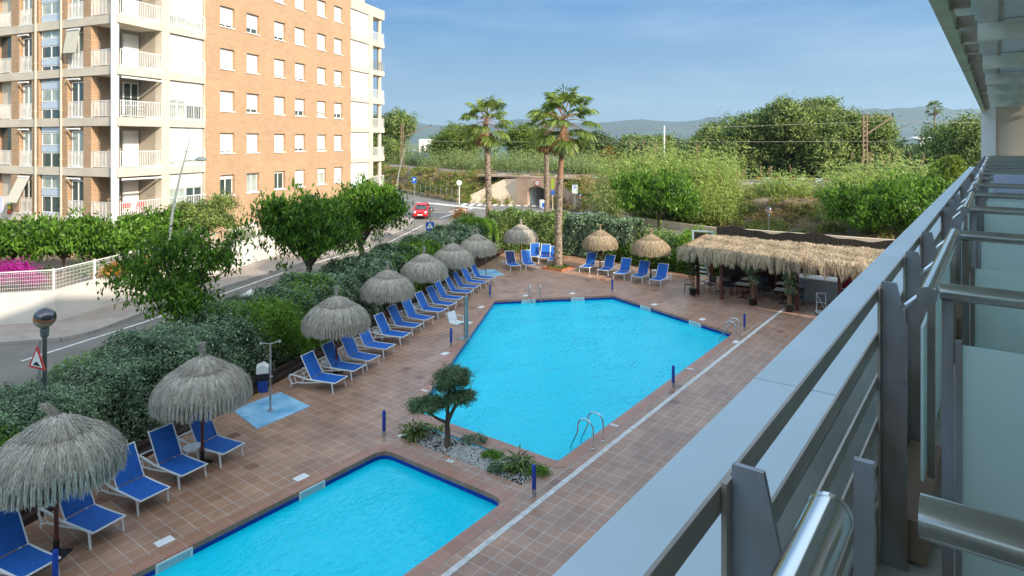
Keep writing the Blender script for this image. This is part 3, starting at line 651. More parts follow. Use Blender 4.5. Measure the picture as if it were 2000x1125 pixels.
# big trees beyond the railway
bg_ = 'broad dark trees beyond the railway'
def bigtree(label, loc, rx, h, seed, m='l_tree', cl=1500, leaf=.42, name='broadleaf_tree', grp=bg_, zc=.54, per=22, low=.6):
    rz = h*.44
    return tree(name, label, 'tree', loc, crown_blobs(rx, rx, rz, h*zc, 12, seed, .36), (0, 0, h*.32), h*.022, M[m], cl, per, leaf, seed, grp, hang=.25, spread=.75, shell=.55, low=low)
bigtree('broad dark tree forming the left shoulder of the big group behind the rails', (34.0, 97, 0), 7.6, 14.6, 61, cl=2600, low=.9, zc=.5)
bigtree('tallest broad dark tree in the middle of the big group behind the rails', (42.5, 95, 0), 8.4, 16.9, 62, cl=3400, low=.9, zc=.52)
bigtree('broad dark tree at the right side of the big group, behind the catenary mast', (50.0, 94, 0), 6.6, 14.6, 63, cl=2400, low=.9, zc=.5)
bigtree('dark tree next to the far end wall of the balconies', (50.6, 70, 0), 6.3, 13.3, 64, cl=2600, leaf=.32, low=.9, zc=.5)
bigtree('dark round tree behind the right end of the brick apartment block', (-28.0, 132, 0), 9.0, 16.8, 65, cl=2400, low=.9, zc=.5)
bigtree('small round tree between the mulberry and the far end of the bar, deep in shade', (39.0, 66.0, 0), 4.6, 6.6, 66, 'l_dark', 900, .3)
gm = 'mid green trees behind the reeds'
bigtree('mid green tree behind the leftmost palm', (-10.5, 120, 0), 5.0, 13.0, 67, 'l_lime', 1100, grp=gm)
bigtree('mid green tree between the leftmost palm and the pair of palms', (2.4, 118, 0), 4.4, 13.0, 68, 'l_lime', 1000, grp=gm)
bigtree('pointed dark green tree just right of the pair of palms', (14.5, 108, 0), 4.4, 11.2, 69, 'l_dark', 900, grp=gm)
bigtree('dark low tree beside the yellow brown tree, in front of the white far houses', (19.5, 100, 0), 4.0, 9.2, 70, 'l_dark', 800, grp=gm)
bigtree('yellow brown leaved tree in front of the big dark group', (16.0, 99, 0), 3.2, 8.6, 71, 'l_rust', 700, .36, grp=None)
bigtree('dull green tree left of the big dark group', (23.5, 112, 0), 4.8, 10.6, 72, 'l_tree', 900, grp=gm)
# far off wood and scrub: one mass
r_ = np.random.RandomState(77); bl = []
for i in range(520):
    Y = 170+1500*r_.rand()**1.6; x = (r_.rand()*1300-160)/FPX*Y; hh = 3.5+5.5*r_.rand()
    bl.append((x, Y, hh*.55, hh*1.1, hh*1.1, hh*.6))
for i in range(50):
    bl.append((-60+i*5+r_.rand()*3, 150+r_.rand()*20, 3, 4, 4, 3.4))
o = leafage('far_woods', M['l_dark'], bl, 15000, 14, 1.3, None, 78, spread=1.3, hang=.1); tag(o, 'far off belt of woods and orchards below the hills', 'woods', kind='stuff')
bl = []
for i in range(150):
    f = r_.rand(); p = lerp((18, 100), (64, 84), f); bl.append((p[0]+r_.normal()*2, p[1]+r_.rand()*8, 2.2+r_.rand()*1.6, 2.6, 2.4, 2.4))
o = leafage('undergrowth', M['l_dark'], bl, 3400, 16, .5, None, 79, spread=.7, hang=.1); tag(o, 'dark undergrowth under the broad trees beyond the railway', 'undergrowth', kind='stuff')
# reeds
def reeds(label, loc, rx, ry, h, n, seed, lm='l_reed', plumes=14, name='reed_clump', kind=None, arch=.55, wd=.07):
    r = np.random.RandomState(seed); t = thing(name, label, 'reeds', loc)
    C = []; D = []; Nn = []; Ln = []; Wd = []; T = []; sm = MB(); rr = random.Random(seed)
    for i in range(n):
        a = rr.uniform(0, 2*PI); q = math.sqrt(rr.random()); x, y = rx*q*math.cos(a), ry*q*math.sin(a)
        hh = h*rr.uniform(.5, 1.15)*(1-.22*q*q)*(1+.16*math.sin(a*5+seed)); lean = Vector((math.cos(a)*q, math.sin(a)*q, 0))*hh*.28+Vector((rr.gauss(0, .12), rr.gauss(0, .12), 0))*hh*1.3
        tt = min(1, max(0, rr.gauss(.5, .2)))
        for j in range(9):
            f = .25+.75*j/8; p = Vector((x, y, hh*f))+lean*f*f; aa = rr.uniform(0, 2*PI); o = Vector((math.cos(aa), math.sin(aa), rr.uniform(.1, .9)))
            l = rr.uniform(.45, .85)*(h/5)**.5
            C += [tuple(p+o*l*.28), tuple(p+o*l*.56+Vector((o.x, o.y, -.5))*l*.24)]; D += [tuple(o), (o.x, o.y, -arch)]
            Nn += [(-o.x*.5, -o.y*.5, 1)]*2; Ln += [l*.62, l*.56]; Wd += [wd*1.3, wd]; T += [tt+rr.uniform(-.2, .2)]*2
    quads('blades', C, D, Nn, Ln, Wd, np.clip(T, 0, 1), M[lm], t, 'leaf')
    if plumes:
        C = []; D = []
        for i in range(plumes):
            a = rr.uniform(0, 2*PI); q = rr.random()**.5; lx = rr.gauss(0, .25)
            b0 = Vector((rx*q*math.cos(a), ry*q*math.sin(a), h*.7)); dv = Vector((lx, rr.gauss(0, .2), 1)).normalized(); tp = b0+dv*h*rr.uniform(.42, .6)
            sm.tube([b0, tp], [.02, .012], 4)
            for j in range(16): C.append(tuple(tp-dv*.75*rr.random()+Vector((rr.gauss(0, .035), rr.gauss(0, .035), 0)))); D.append(tuple(dv+Vector((rr.gauss(0, .25), rr.gauss(0, .25), 0))))
        quads('plumes', C, D, np.tile([0, -1, .2], (len(C), 1)), .20, .035, r.rand(len(C)), M['plume'], t)
        sm.build('stems', M['palmbare'], t)
    return t
reeds('wide clump of giant reeds with brown plumes above the golden umbrellas', (15.5, 63.5, 1.2), 6.2, 3.0, 5.8, 2600, 81, plumes=13)
reeds('giant reeds leaning over the slope right of the round mulberry tree', (19.0, 60.5, 0), 2.4, 2.4, 4.8, 520, 82, plumes=6)
reeds('pale narrow reeds at the left foot of the round mulberry tree', (8.9, 60.0, 0), .9, 1.0, 4.3, 170, 83, 'l_reed2', 2)
reeds('clump of giant reeds with tall plumes above the mulberry tree by the balcony', (29.5, 51.5, 1.2), 4.2, 2.4, 5.0, 1500, 84, plumes=12)
reeds('low green reeds beside the short concrete post on the slope', (19.6, 66, 3.0), 1.6, 1.0, 1.4, 110, 85, 'l_mul', 3)
reeds('low reeds with two plumes left of the mulberry tree by the balcony', (24.5, 58.5, 2.8), 2.4, 1.2, 2.6, 260, 86, plumes=4)
for i, (x, y, rx, h, lb) in enumerate(((-19.5, 126, 6, 5.2, 'band of grey green reeds behind the rails next to the apartment block'), (-9.5, 113, 6, 5.2, 'grey green reeds behind the rails left of the leftmost palm'),
        (-1.5, 107, 5, 5.3, 'grey green reeds behind the rails right of the leftmost palm'), (6.2, 101, 5.5, 5.2, 'grey green reeds behind the rails over the tunnel'), (11.5, 97, 3.6, 4.6, 'last grey green reeds behind the rails right of the pair of palms'))):
    reeds(lb, (x, y, 1.2), rx, 2.6, h, 800, 90+i, 'l_reed2', 0, wd=.10, arch=.8)
# weeds over the embankment
r = np.random.RandomState(99); bl = []; blg = []
for i in range(1900):
    k = r.randint(0, len(fd)-1); t_ = r.rand()*.98; f = r.rand()
    p = lerp(fd[k], fd[k+1], f); q = lerp(cd[k], cd[k+1], f); x, y = lerp(p, q, t_)
    if 32 <= k < 40 and t_ < .85: continue
    z = np.interp(t_, [0, .1, .25, .42, .6, .8, 1.0], [-.02, .35, .95, 1.7, 2.4, 3.0, 3.5]); s = .35+.6*r.rand()
    (blg if r.rand() < .36 else bl).append((x, y, z, s*1.3, s*1.3, s*.75))
tag(leafage('weeds', M['l_weed'], bl, 7200, 13, .30, None, 100, spread=.3, hang=-.6, ar=.25), 'dry straw coloured weeds covering the railway slope', 'weeds', kind='stuff')
tag(leafage('weeds', M['l_weedg'], blg, 7600, 15, .28, None, 101, spread=.32, hang=-.4, ar=.35), 'green and yellow bushes of weed on the railway slope', 'weeds', kind='stuff')
# topiary in the pebble bed
def root_at(name, label, cat, px, py): return thing(name, label, cat, G(px, py))
t = root_at('topiary_tree', 'small cloud pruned tree with three leaf pads growing in the white pebble bed', 'tree', 873, 869)
tb = [(.18, 0, 1.78, .46, .42, .36), (-.02, .1, 1.50, .3, .3, .2), (.30, .05, 1.22, .44, .4, .19), (-.25, -.05, 1.10, .3, .3, .16), (-.60, -.05, .98, .40, .36, .27), (.42, .1, 1.62, .22, .22, .18), (-.12, -.1, 1.86, .22, .2, .18), (.52, -.05, 1.38, .2, .2, .13), (-.85, 0, 1.08, .2, .2, .14), (-.42, .1, 1.18, .2, .2, .12)]
leafage('crown', M['l_olive'], tb, 760, 40, .06, t, 110, rag=.16, spread=.10, hang=-.3, ar=.32, shell=.35)
mb = MB(); mb.tube([(0, 0, -.1), (.02, 0, .3), (.0, 0, .62)], [.10, .075, .07], 10)
mb.tube([(0, 0, .58), (.12, 0, .85), (.25, .02, 1.1), (.2, 0, 1.6)], [.06, .05, .045, .02], 8); mb.tube([(0, 0, .6), (-.25, -.02, .72), (-.55, -.04, .92)], [.05, .04, .02], 8)
mb.tube([(.0, 0, .62), (.02, .05, 1.0), (.05, .05, 1.45), (.12, 0, 1.8)], [.05, .045, .035, .02], 8)
mb.build('trunk', M['bark'], t, smooth=True)
def strap(label, loc, n, ln, seed, wd=.05, name='strap_leaf_plant'):
    rr = random.Random(seed); C = []; D = []; Nn = []; L_ = []; T = []
    for i in range(n):
        a = rr.uniform(0, 2*PI); el = rr.uniform(.2, 1.3); o = Vector((math.cos(a)*math.cos(el), math.sin(a)*math.cos(el), math.sin(el))); l = ln*rr.uniform(.6, 1)
        b = Vector((rr.gauss(0, .1), rr.gauss(0, .1), 0)); o2 = (o+Vector((0, 0, -.8))).normalized(); tt = rr.random()
        C += [tuple(b+o*l*.27), tuple(b+o*l*.52+o2*l*.24)]; D += [tuple(o), tuple(o2)]; Nn += [(-o.x, -o.y, 1)]*2; L_ += [l*.6, l*.52]; T += [tt]*2
    ob = quads(name, C, D, Nn, L_, wd, T, M['l_hedge2' if seed % 2 else 'l_tree']); ob.location = loc; return tag(ob, label, 'plant')
strap('dark drooping strap leaved plant left of the cloud pruned tree', G(812, 850), 150, .6, 122)
strap('green strap leaved plant at the right end of the pebble bed', G(1012, 915), 110, .62, 124)
strap('small thin leaved plant between the left plant and the topiary trunk', G(853, 838), 26, .35, 121, .03)
for i, (px, py, s, lb) in enumerate(((925, 862, .35, 'low green plant beside the pool coping behind the topiary trunk'), (962, 893, .3, 'low green plant in the middle of the pebbles'), (970, 918, .24, 'small grey green tuft at the front of the pebble bed'), (1050, 925, .3, 'bright green plant behind the blue post at the end of the bed'))):
    bush('low_plant', lb, 'plant', G(px, py), [(0, 0, .04, s, s*.6, s*.4)], M['l_hedge2'] if i % 2 else M['l_hedge'], 60, 16, .05, 130+i, spread=.08)
r = np.random.RandomState(140); mb = MB()
for i in range(3600):
    a = r.uniform(12.5, 13.33); b = r.uniform(9.1, 13.0); 
    if b > 11.6 and r.rand() < .55: continue
    if b < 9.9 and r.rand() < .5: continue
    s = r.uniform(.016, .036); p = Vector((a, b, -.045+r.rand()*.03)); q = Matrix.Rotation(r.rand()*6, 3, Vector(rdir(r, 1)[0]))
    vs = [p+q@Vector(v)*s for v in ((1, 0, 0), (-1, 0, 0), (0, 1, 0), (0, -1, 0), (0, 0, .7), (0, 0, -.7))]
    mb.add(vs, [(0,2,4),(2,1,4),(1,3,4),(3,0,4),(2,0,5),(1,2,5),(3,1,5),(0,3,5)])
RZ(tag(mb.build('pebbles', M['stone']), 'white decorative pebbles covering the bed between the pools', 'pebbles', kind='stuff'))
# ---------------------------------------------------------------- brick apartment block
C0 = Vector((-22.5, 36.8, 0)); RB = math.atan2(.960, .279)
ub = Vector((.279, .960)); nb_ = Vector((-.960, .279)); vb = Vector((-.909, .417))
apt = thing('apartment_block', 'seven storey orange brick apartment block with cream balconies and white shutters', 'building', C0, RB)
lv = Vector((vb.dot(ub), vb.dot(nb_), 0)).normalized(); ln_ = Vector((-lv.y, lv.x, 0))
if ln_.x > 0: ln_ = -ln_
MR = Matrix(((1,0,0,0),(0,-1,0,0),(0,0,1,0),(0,0,0,1)))                    # (u, outward depth, z)
ML = Matrix(((lv.x, ln_.x, 0, 0), (lv.y, ln_.y, 0, 0), (0, 0, 1, 0), (0, 0, 0, 1)))   # (t, outward depth, z)
def uR(px):
    k = (px-1000)/FPX; return (C0.x-k*C0.y)/(k*.960-.279)
def tL(px):
    k = (px-1000)/FPX; return (C0.x-k*C0.y)/(.909+k*.417)
def bx(mb, Mx, x0, x1, d0, d1, z0, z1): mb.M = Mx; mb.box(min(x0, x1), max(x0, x1), min(d0, d1), max(d0, d1), z0, z1); mb.M = None
fl = [3.7+2.95*k for k in range(8)]
NF = 7; ZT = 24.6
u_b0, u_b1, u_w1, u_p1, u_e = uR(400), uR(685), uR(720), uR(728), uR(750)
t_c, t_d = tL(226), tL(178)
# core (behind everything)
mb = MB(); P = lambda Mx, a, d: tuple((Mx @ Vector((a, d, 0)))[:2])
core = [P(ML, t_d, -1.75), P(ML, t_d, -.42), P(ML, 17, -.42), (17, 14), (u_w1, 14), (u_w1, .45), (uR(315), .45), (uR(315), 1.75)]
mb.prism(core, .3, ZT-.2); mb.build('inner_wall', M['cream'], apt)
# brick wall with window openings
wins = [(430, 458), (482, 506), (536, 557), (576.5, 596), (619.6, 637), (653, 669)]
wu = [(uR(a), uR(b)) for a, b in wins]
mb = MB(); edges = [u_b0]+[e for w in wu for e in w]+[u_b1]
for i in range(0, len(edges), 2): bx(mb, MR, edges[i], edges[i+1], -.4, 0, .6, ZT)
for a, b in wu:
    z = .6
    for k in range(NF):
        bx(mb, MR, a, b, -.4, 0, z, fl[k]+.72); z = fl[k]+2.14
    bx(mb, MR, a, b, -.4, 0, z, ZT)
mb.build('brick_wall', M['brick'], apt)
shut = {(0,0): .22, (1,0): 0, (2,0): .12, (3,0): .82, (4,0): .3, (5,0): 1, (1,2): .82, (2,2): .9, (3,2): .72, (4,2): .7, (5,2): .72, (1,4): .75, (2,4): .84, (0,4): .88, (3,1): .84, (2,1): .97, (0,2): .99, (4,2): .7}
rr = random.Random(3)
def window(par, Mx, a, b, z0, z1, cl, d=-.2, sash=2, sill=True):
    f = MB(); w = .055
    bx(f, Mx, a, b, d-.06, d, z0, z0+w); bx(f, Mx, a, b, d-.06, d, z1-w, z1); bx(f, Mx, a, a+w, d-.06, d, z0+w, z1-w); bx(f, Mx, b-w, b, d-.06, d, z0+w, z1-w)
    for i in range(1, sash): c = a+(b-a)*i/sash; bx(f, Mx, c-w*.7, c+w*.7, d-.06, d, z0+w, z1-w)
    if sill: bx(f, Mx, a-.04, b+.04, d, .06, z0-.07, z0-.003)
    o = f.build('window', M['white'], par)
    g = MB(); bx(g, Mx, a+w, b-w, d-.05, d-.03, z0+w, z1-w); g.build('pane', M['curtain' if rr.random() < .55 else 'glass'], o)
    if cl > 0:
        g = MB(); bx(g, Mx, a+.01, b-.01, d+.005, d+.035, z1-(z1-z0)*cl, z1-.01); g.build('shutter', M['shutter'], o)
    return o
for k in range(NF):
    for i, (a, b) in enumerate(wu):
        window(apt, MR, min(a, b), max(a, b), fl[k]+.725, fl[k]+2.135, shut.get((i, k), rr.choice([1, 1, .97, .9])))
# cream slab bands round the corner, the pillar and the white bay
mb = MB()
for k in range(NF+1):
    z = fl[k]
    q = [P(MR, -.05, .05), P(MR, u_b0, .05), P(MR, u_b0, -.42), P(MR, uR(315), -.42), P(MR, uR(315), -1.8), P(MR, 1.8, -1.8), P(ML, t_d, -1.8), P(ML, t_d, -.41), P(ML, 17, -.41), P(ML, 17, .05)]
    mb = MB(); mb.prism(q[::-1], z-.5, z); mb.build('slab_band', M['cream'], apt)
    if z < 22: mb = MB(); bx(mb, MR, u_b1, u_e, -3.2, .05, z-.5, z); mb.build('slab_band', M['cream'], apt)
mb = MB(); bx(mb, MR, u_b1+.0, u_e, -3.2, .05, 21.405, 21.9); mb.build('roof_edge', M['cream'], apt)
mb = MB(); bx(mb, MR, uR(315), uR(331), -1.9, .03, .6, ZT); mb.build('pillar', M['cream'], apt)
mb = MB(); bx(mb, MR, u_w1, u_p1, -.5, .03, .6, 21.4); mb.build('pillar', M['cream'], apt)
mb = MB(); bx(mb, MR, uR(399), u_b0-.005, -.4, .02, .6, ZT); mb.build('pillar', M['cream'], apt)
mb = MB(); cp = MR @ Vector((.05, -.25, 0)); mb.tube([(cp.x, cp.y, .6), (cp.x, cp.y, ZT)], .21, 16); mb.build('corner_column', M['white'], apt, smooth=True)
mb = MB(); cp = MR @ Vector((u_e-.5, -.3, 0)); mb.tube([(cp.x, cp.y, .6), (cp.x, cp.y, 21.4)], .22, 16); mb.build('corner_column', M['cream'], apt, smooth=True)
mb = MB(); bx(mb, MR, u_b1+.02, u_e-1.2, -8, -2.9, .6, 21.3); mb.build('rear_wall', M['cream'], apt)
def railing(par, Mx, a, b, z0, h=.98, d=.0, step=.125, name='railing', m='white', fine=.011):
    a, b = min(a, b), max(a, b); mb = MB()
    bx(mb, Mx, a, b, d-.02, d+.02, z0+h-.035, z0+h); bx(mb, Mx, a, b, d-.015, d+.015, z0+.06, z0+.09)
    n = max(2, int((b-a)/step))
    for i in range(n+1): x = a+(b-a)*i/n; bx(mb, Mx, x-fine, x+fine, d-.011, d+.011, z0+.09, z0+h-.036)
    for x in (a+.02, b-.02): bx(mb, Mx, x-.02, x+.02, d-.021, d+.021, z0+.0, z0+.06)
    return mb.build(name, M[m], par)
for k in range(NF):
    z = fl[k]
    railing(apt, MR, .2, uR(315)-.02, z); railing(apt, ML, .2, t_d-.02, z)
    railing(apt, MR, uR(331), u_b0, z-.02, 1.0, .03, .15, fine=.009)
    # white bay: fixed white panel, upper shutter, window below where open
    op = {0: .62, 1: .12, 2: .5, 3: 0, 4: .25}.get(k, 0)
    u0, u1 = uR(332), uR(398); top = z+2.4
    for j, (p, q) in enumerate(((u0, (u0+u1)/2), ((u0+u1)/2, u1))):
        oo = op*(1 if j == 0 or k == 0 else .8); zs = z+.02+(top-z)*oo
        g = MB(); bx(g, MR, p+.02, q-.02, -.36, -.10, zs, top+.02); g.build('bay_shutter', M['shutter'], apt)
        if oo > 0: window(apt, MR, p+.01, q-.01, z+.03, zs-.01, 0, -.16)
    # right white bay
    u0, u1 = u_b1+.05, u_w1-.03; g = MB(); gap = {1: .45, 2: .35, 3: .15}.get(k, 0)
    if z < 21:
        um = (u0+u1)/2
        bx(g, MR, u0, um-.01, -.4, -.08, z+.02, z+2.42); bx(g, MR, um+.01, u1, -.4, -.08, z+.02+gap*2.2, z+2.42); g.build('bay_shutter', M['shutter'], apt)
        if gap: window(apt, MR, um+.01, u1, z+.02, z+.02+gap*2.2-.01, 0, -.1)
        g = MB(); bx(g, MR, u0, u1, .02, .035, z, z+.9); g.build('balcony_glass', M['frostlite'] if 'frostlite' in M else M['frost'], apt)
        railing(apt, MR, u_p1+.02, u_e-.05, z, .95, .0, .16, m='white' if k != 4 else 'galv', fine=.016)
        mb = MB(); bx(mb, MR, u_e-.06, u_e-.02, -2.8, 0, z+.9, z+.94)
        for i in range(18): bx(mb, MR, u_e-.055, u_e-.03, -i*.15-.012, -i*.15+.012, z, z+.9)
        mb.build('railing', M['white'], apt)
    # doors at the back of the corner balcony
    if z < 22:
        w = window(apt, MR, 1.95, 3.3 if 3.3 < uR(315)-.05 else uR(315)-.06, z+.02, z+2.2, 0 if k in (2,) else 1.0, -1.70)
# left face: piers, doors, stair glazing
mb = MB(); pier = [(178, 163), (131, 116.5), (76, 62), (37, 22)]
for p, q in pier: bx(mb, ML, tL(p), tL(q), -.42, .0, .6, ZT)
bx(mb, ML, t_d, t_d+.25, -1.9, -.42, .6, ZT)
bx(mb, ML, tL(0)+.6, 17, -.42, 0, .6, ZT)
mb.build('brick_pier', M['brick'], apt)
for k in range(NF):
    z = fl[k]
    for p, q in ((161.5, 132.5), (61, 38)):
        a, b = tL(p), tL(q)
        mb = MB(); bx(mb, ML, a, b, -.42, -.3, z, z+2.45); w = window(apt, ML, a+.12, b-.04, z+.02, z+2.15, 0, -.2)
        railing(apt, ML, a+.02, b-.02, z, .98, -.02)
        f = MB(); f.M = None
        c1 = ML @ Vector((a+.1, .12, z+2.28)); c2 = ML @ Vector((b-.1, .12, z+2.28)); f.tube([c1, c2], .055, 8); f.build('rolled_awning', M['white'], apt, smooth=True)
    a, b = tL(21), tL(0)+.55
    g = MB(); bx(g, ML, a, b, -.41, -.38, z+.01, z+2.44); g.build('balcony_back', M['glass' if k % 2 else 'cream'], apt)
    railing(apt, ML, a+.02, b, z, .98, -.02)
a, b = tL(115.5), tL(77); zz = 2.2; n = 0
mb = MB(); g2 = MB(); sp = MB()
while zz < ZT-1:
    hgl = 1.05 if n % 2 else .78; hs = .42
    sp = MB(); bx(sp, ML, a+.02, b-.02, -.3, -.1, zz, zz+hs-.02); sp.build('stair_panel', M['panel'], apt)
    win_ = MB(); w = .05; z0, z1 = zz+hs, zz+hs+hgl
    win_m = window(apt, ML, a+.02, b-.02, z0, z1-.02, 0, -.12, 2, False); zz = z1; n += 1
for p in (72.5, 122.5):
    mb = MB(); q = ML @ Vector((tL(p), .09, 0)); mb.tube([(q.x, q.y, .6), (q.x, q.y, ZT)], .06, 10)
    for k in range(NF): mb.tube([(q.x, q.y, fl[k]+.4), (q.x, q.y, fl[k]+.5)], .085, 10)
    mb.build('drainpipe', M['cream'], apt, smooth=True)
mb = MB(); bx(mb, MR, u_b0, u_b1, -14, .0, ZT-.001, ZT+.6); mb.build('roof_parapet', M['cream'], apt)
for k in (2, 0):                                                  # folded awnings under the slabs
    mb = MB(); mb.tube([MR @ Vector((.25, .05, fl[k]+2.3)), MR @ Vector((uR(313), .12, fl[k]+2.28))], .06, 8); mb.build('rolled_awning', M['white'], apt, smooth=True)
mb = MB(); a, b = tL(62), tL(40)
p = [ML @ Vector(v) for v in ((a, .1, fl[0]+2.35), (b, .1, fl[0]+2.35), (b, .85, fl[0]+.75), (a, .85, fl[0]+.75))]
mb.add(p+[q-Vector((0, 0, .02)) for q in p], [(0,1,2,3),(7,6,5,4),(0,4,5,1),(1,5,6,2),(2,6,7,3),(3,7,4,0)]); mb.build('awning', M['canvas'], apt)
mb = MB(); a, b = tL(160), tL(134)
p = [ML @ Vector(v) for v in ((a, .1, fl[3]+2.35), (b, .1, fl[3]+2.35), (b, .35, fl[3]+.9), (a, .35, fl[3]+.9))]
mb.add(p+[q-Vector((0, 0, .02)) for q in p], [(0,1,2,3),(7,6,5,4),(0,4,5,1),(1,5,6,2),(2,6,7,3),(3,7,4,0)]); mb.build('awning', M['canvas'], apt)
mb = MB(); mb.mi = 0
for i in range(6):
    mb.mi = i; a = tL(17); w = .38
    mb.M = ML; mb.box(a-w, a, .05, .085, fl[0]+.88-i*.17-.17, fl[0]+.88-i*.17-.002); mb.M = None
cols = [M['signblue'], M['plastic'], M['lime'], M['yellow'], M['terrac'], M['signred']]
o = mb.build('beach_towel', cols); o.location = C0; o.rotation_euler = (0, 0, RB); tag(o, 'rainbow striped beach towel hanging over the first floor railing at the left edge', 'towel')
mb = MB(); mb.M = ML; mb.box(tL(8), tL(-2), .05, .08, fl[0]-.1, fl[0]+.9); o = mb.build('laundry', M['cloth']); o.location = C0; o.rotation_euler = (0, 0, RB); tag(o, 'white sheet hanging over the first floor railing beside the rainbow towel', 'laundry')
def put_on(o, Mx, x, d, z, rz=0):
    p = Matrix.Rotation(RB, 4, 'Z') @ (Mx @ Vector((x, d, z))) + C0; o.location = p; o.rotation_euler = (0, 0, rz)
def simple_chair(name, label, m, group=None):
    t = thing(name, label, 'chair', group=group); w = .23
    mb = MB()
    for sx in (-1, 1):
        mb.tube([(sx*w, .20, 0), (sx*w, .18, .45), (sx*w, .20, .66), (sx*w, -.16, .66)], .014, 6)
        mb.tube([(sx*w, -.24, 0), (sx*w, -.19, .45), (sx*w, -.26, .86)], .014, 6)
    mb.tube([(-w, -.26, .86), (w, -.26, .86)], .014, 6)
    mb.build('frame', m, t)
    MB().box(-w, w, -.19, .2, .43, .46).build('seat', m, t, bevel=.01)
    MB().add([(-w,-.2,.55),(w,-.2,.55),(w,-.255,.84),(-w,-.255,.84),(-w,-.225,.55),(w,-.225,.55),(w,-.28,.84),(-w,-.28,.84)], [(0,1,2,3),(7,6,5,4),(4,5,1,0),(5,6,2,1),(6,7,3,2),(7,4,0,3)]).build('backrest', m, t)
    return t
for x, lb in ((2.2, 'small red chair on the lowest corner balcony, right of the white column'), (1.2, 'small red chair on the lowest corner balcony, nearer the white column')):
    put_on(simple_chair('balcony_chair', lb, M['signred']), MR, x, -.8, fl[0], 1)
t = thing('balcony_table', 'small table with white cloth on the middle corner balcony', 'table'); put_on(t, MR, 1.3, -.75, fl[2])
MB().box(-.5, .5, -.35, .35, .7, .74).build('table_top', M['cloth'], t)
for sx in (-1, 1):
    for sy in (-1, 1): MB().tube([(sx*.42, sy*.28, 0), (sx*.42, sy*.28, .7)], .02, 6).build('leg', M['black'], t)
for x, lb in ((.5, 'dark chair on the middle corner balcony, left of the table with white cloth'), (2.3, 'dark chair on the middle corner balcony, right of the table with white cloth')):
    put_on(simple_chair('balcony_chair', lb, M['black']), MR, x, -.7, fl[2], 2)
# garden terrace, white wall and mesh fence
struct(MB().prism([(-20.55, 29.05), (-17.75, 41.3), (-15.6, 53), (-14.0, 59.5), (-16, 66), (-60, 60), (-60, 24)], -.02, 1.22), 'garden_terrace', M['dirt'])
t = thing('street_wall', 'long whitewashed retaining wall along the street below the mesh fence', 'wall')
wl = [(-45, 23.4, 1.45), (-24, 28.05, 1.45), (-20.45, 28.9, 1.5), (-19.0, 35.2, 1.62), (-17.6, 41.3, 1.72), (-15.35, 53, 1.6), (-13.9, 59.5, 1.5)]
mb = MB(); mf = MB(); cap = MB()
for p, q in zip(wl, wl[1:]):
    d = (Vector(q[:2])-Vector(p[:2])).normalized(); n = Vector((-d.y, d.x))*.22
    a, b = Vector(p[:2]), Vector(q[:2])
    mb.add([(*a, -.02), (*b, -.02), (*(b+n), -.02), (*(a+n), -.02), (*a, p[2]), (*b, q[2]), (*(b+n), q[2]), (*(a+n), p[2])], [(3,2,1,0),(4,5,6,7),(0,1,5,4),(1,2,6,5),(2,3,7,6),(3,0,4,7)])
mb.build('wall', M['wallwhite'], t)
t = thing('mesh_fence', 'white wire mesh fence standing on the whitewashed street wall', 'fence'); mf = MB(); k = 0
for p, q in zip(wl, wl[1:]):
    a, b = Vector(p), Vector(q); l = (b-a).length; n = max(1, round(l/2.5)); off = Vector((-(b-a).y, (b-a).x, 0)).normalized()*.1
    for i in range(n):
        c, e = a.lerp(b, i/n)+off, a.lerp(b, (i+1)/n)+off
        MB().bar(c, c+Vector((0, 0, 1.0)), .06, .06).build('post', M['white'], t)
        m = int((e-c).length/.07)
        for j in range(m):
            s = c.lerp(e, j/m); mf.bar(s+Vector((0, 0, .03)), s+Vector((0, 0, .92)), .006, .006)
        for zz in (.04, .2, .36, .52, .68, .84, .93): mf.bar(c+Vector((0, 0, zz)), e+Vector((0, 0, zz)), .008, .008 if zz < .9 else .04)
mf.build('mesh', M['white'], t)
# garden gate and stair glimpse at the brick wall
mb = MB()
for i in range(8): bx(mb, MR, uR(470)+i*.13, uR(470)+i*.13+.05, .6, .64, 1.22, 2.3)
bx(mb, MR, uR(470), uR(470)+1, .58, .66, 2.3, 2.36); o = mb.build('garden_gate', M['white']); o.location = C0; o.rotation_euler = (0, 0, RB); tag(o, 'low white slatted gate at the foot of the brick wall', 'gate')

# ---------------------------------------------------------------- hotel: our own balcony row
hot = thing('hotel_building', 'hotel wing with a long row of steel railed balconies under a louvred canopy', 'building', (0, 0, 0), RA)
Z = lambda h: H+h
def hb(mb, a0, a1, b0, b1, z0, z1): return mb.box(a0, a1, -max(b0, b1), -min(b0, b1), z0, z1)
A0, A1 = -18.0, 31.2
mb = MB(); hb(mb, A0, A1-1.2, 1.75, 8, -.02, 20.4); mb.build('main_wall', M['cream2'], hot)
for z in (6.4, 3.3):
    mb = MB(); hb(mb, A0, A1-.25, -.40, 1.745, z-.2, z+.145); mb.build('balcony_floor', M['hfloor'] if 'hfloor' in M else M['cream2'], hot)
mb = MB(); hb(mb, A0, A1-.1, -.62, -.492, 5.9, Z(-1.035)); mb.add([(x_, y_, z_) for x_ in (A0, A1-.1) for y_, z_ in ((.49, 5.9), (.49, Z(-1.035)), (.475, Z(-1.035)), (.372, Z(-1.5)), (.372, 5.9))], [(0,1,2,3,4), (9,8,7,6,5), (1,6,7,2), (2,7,8,3), (3,8,9,4), (0,5,6,1)]); mb.build('parapet', M['concrete'], hot)
mb = MB(); hb(mb, A0, A1-.1, -.70, -.45, 2.7, 4.2); mb.build('parapet', M['concrete'], hot)
x = -4.4
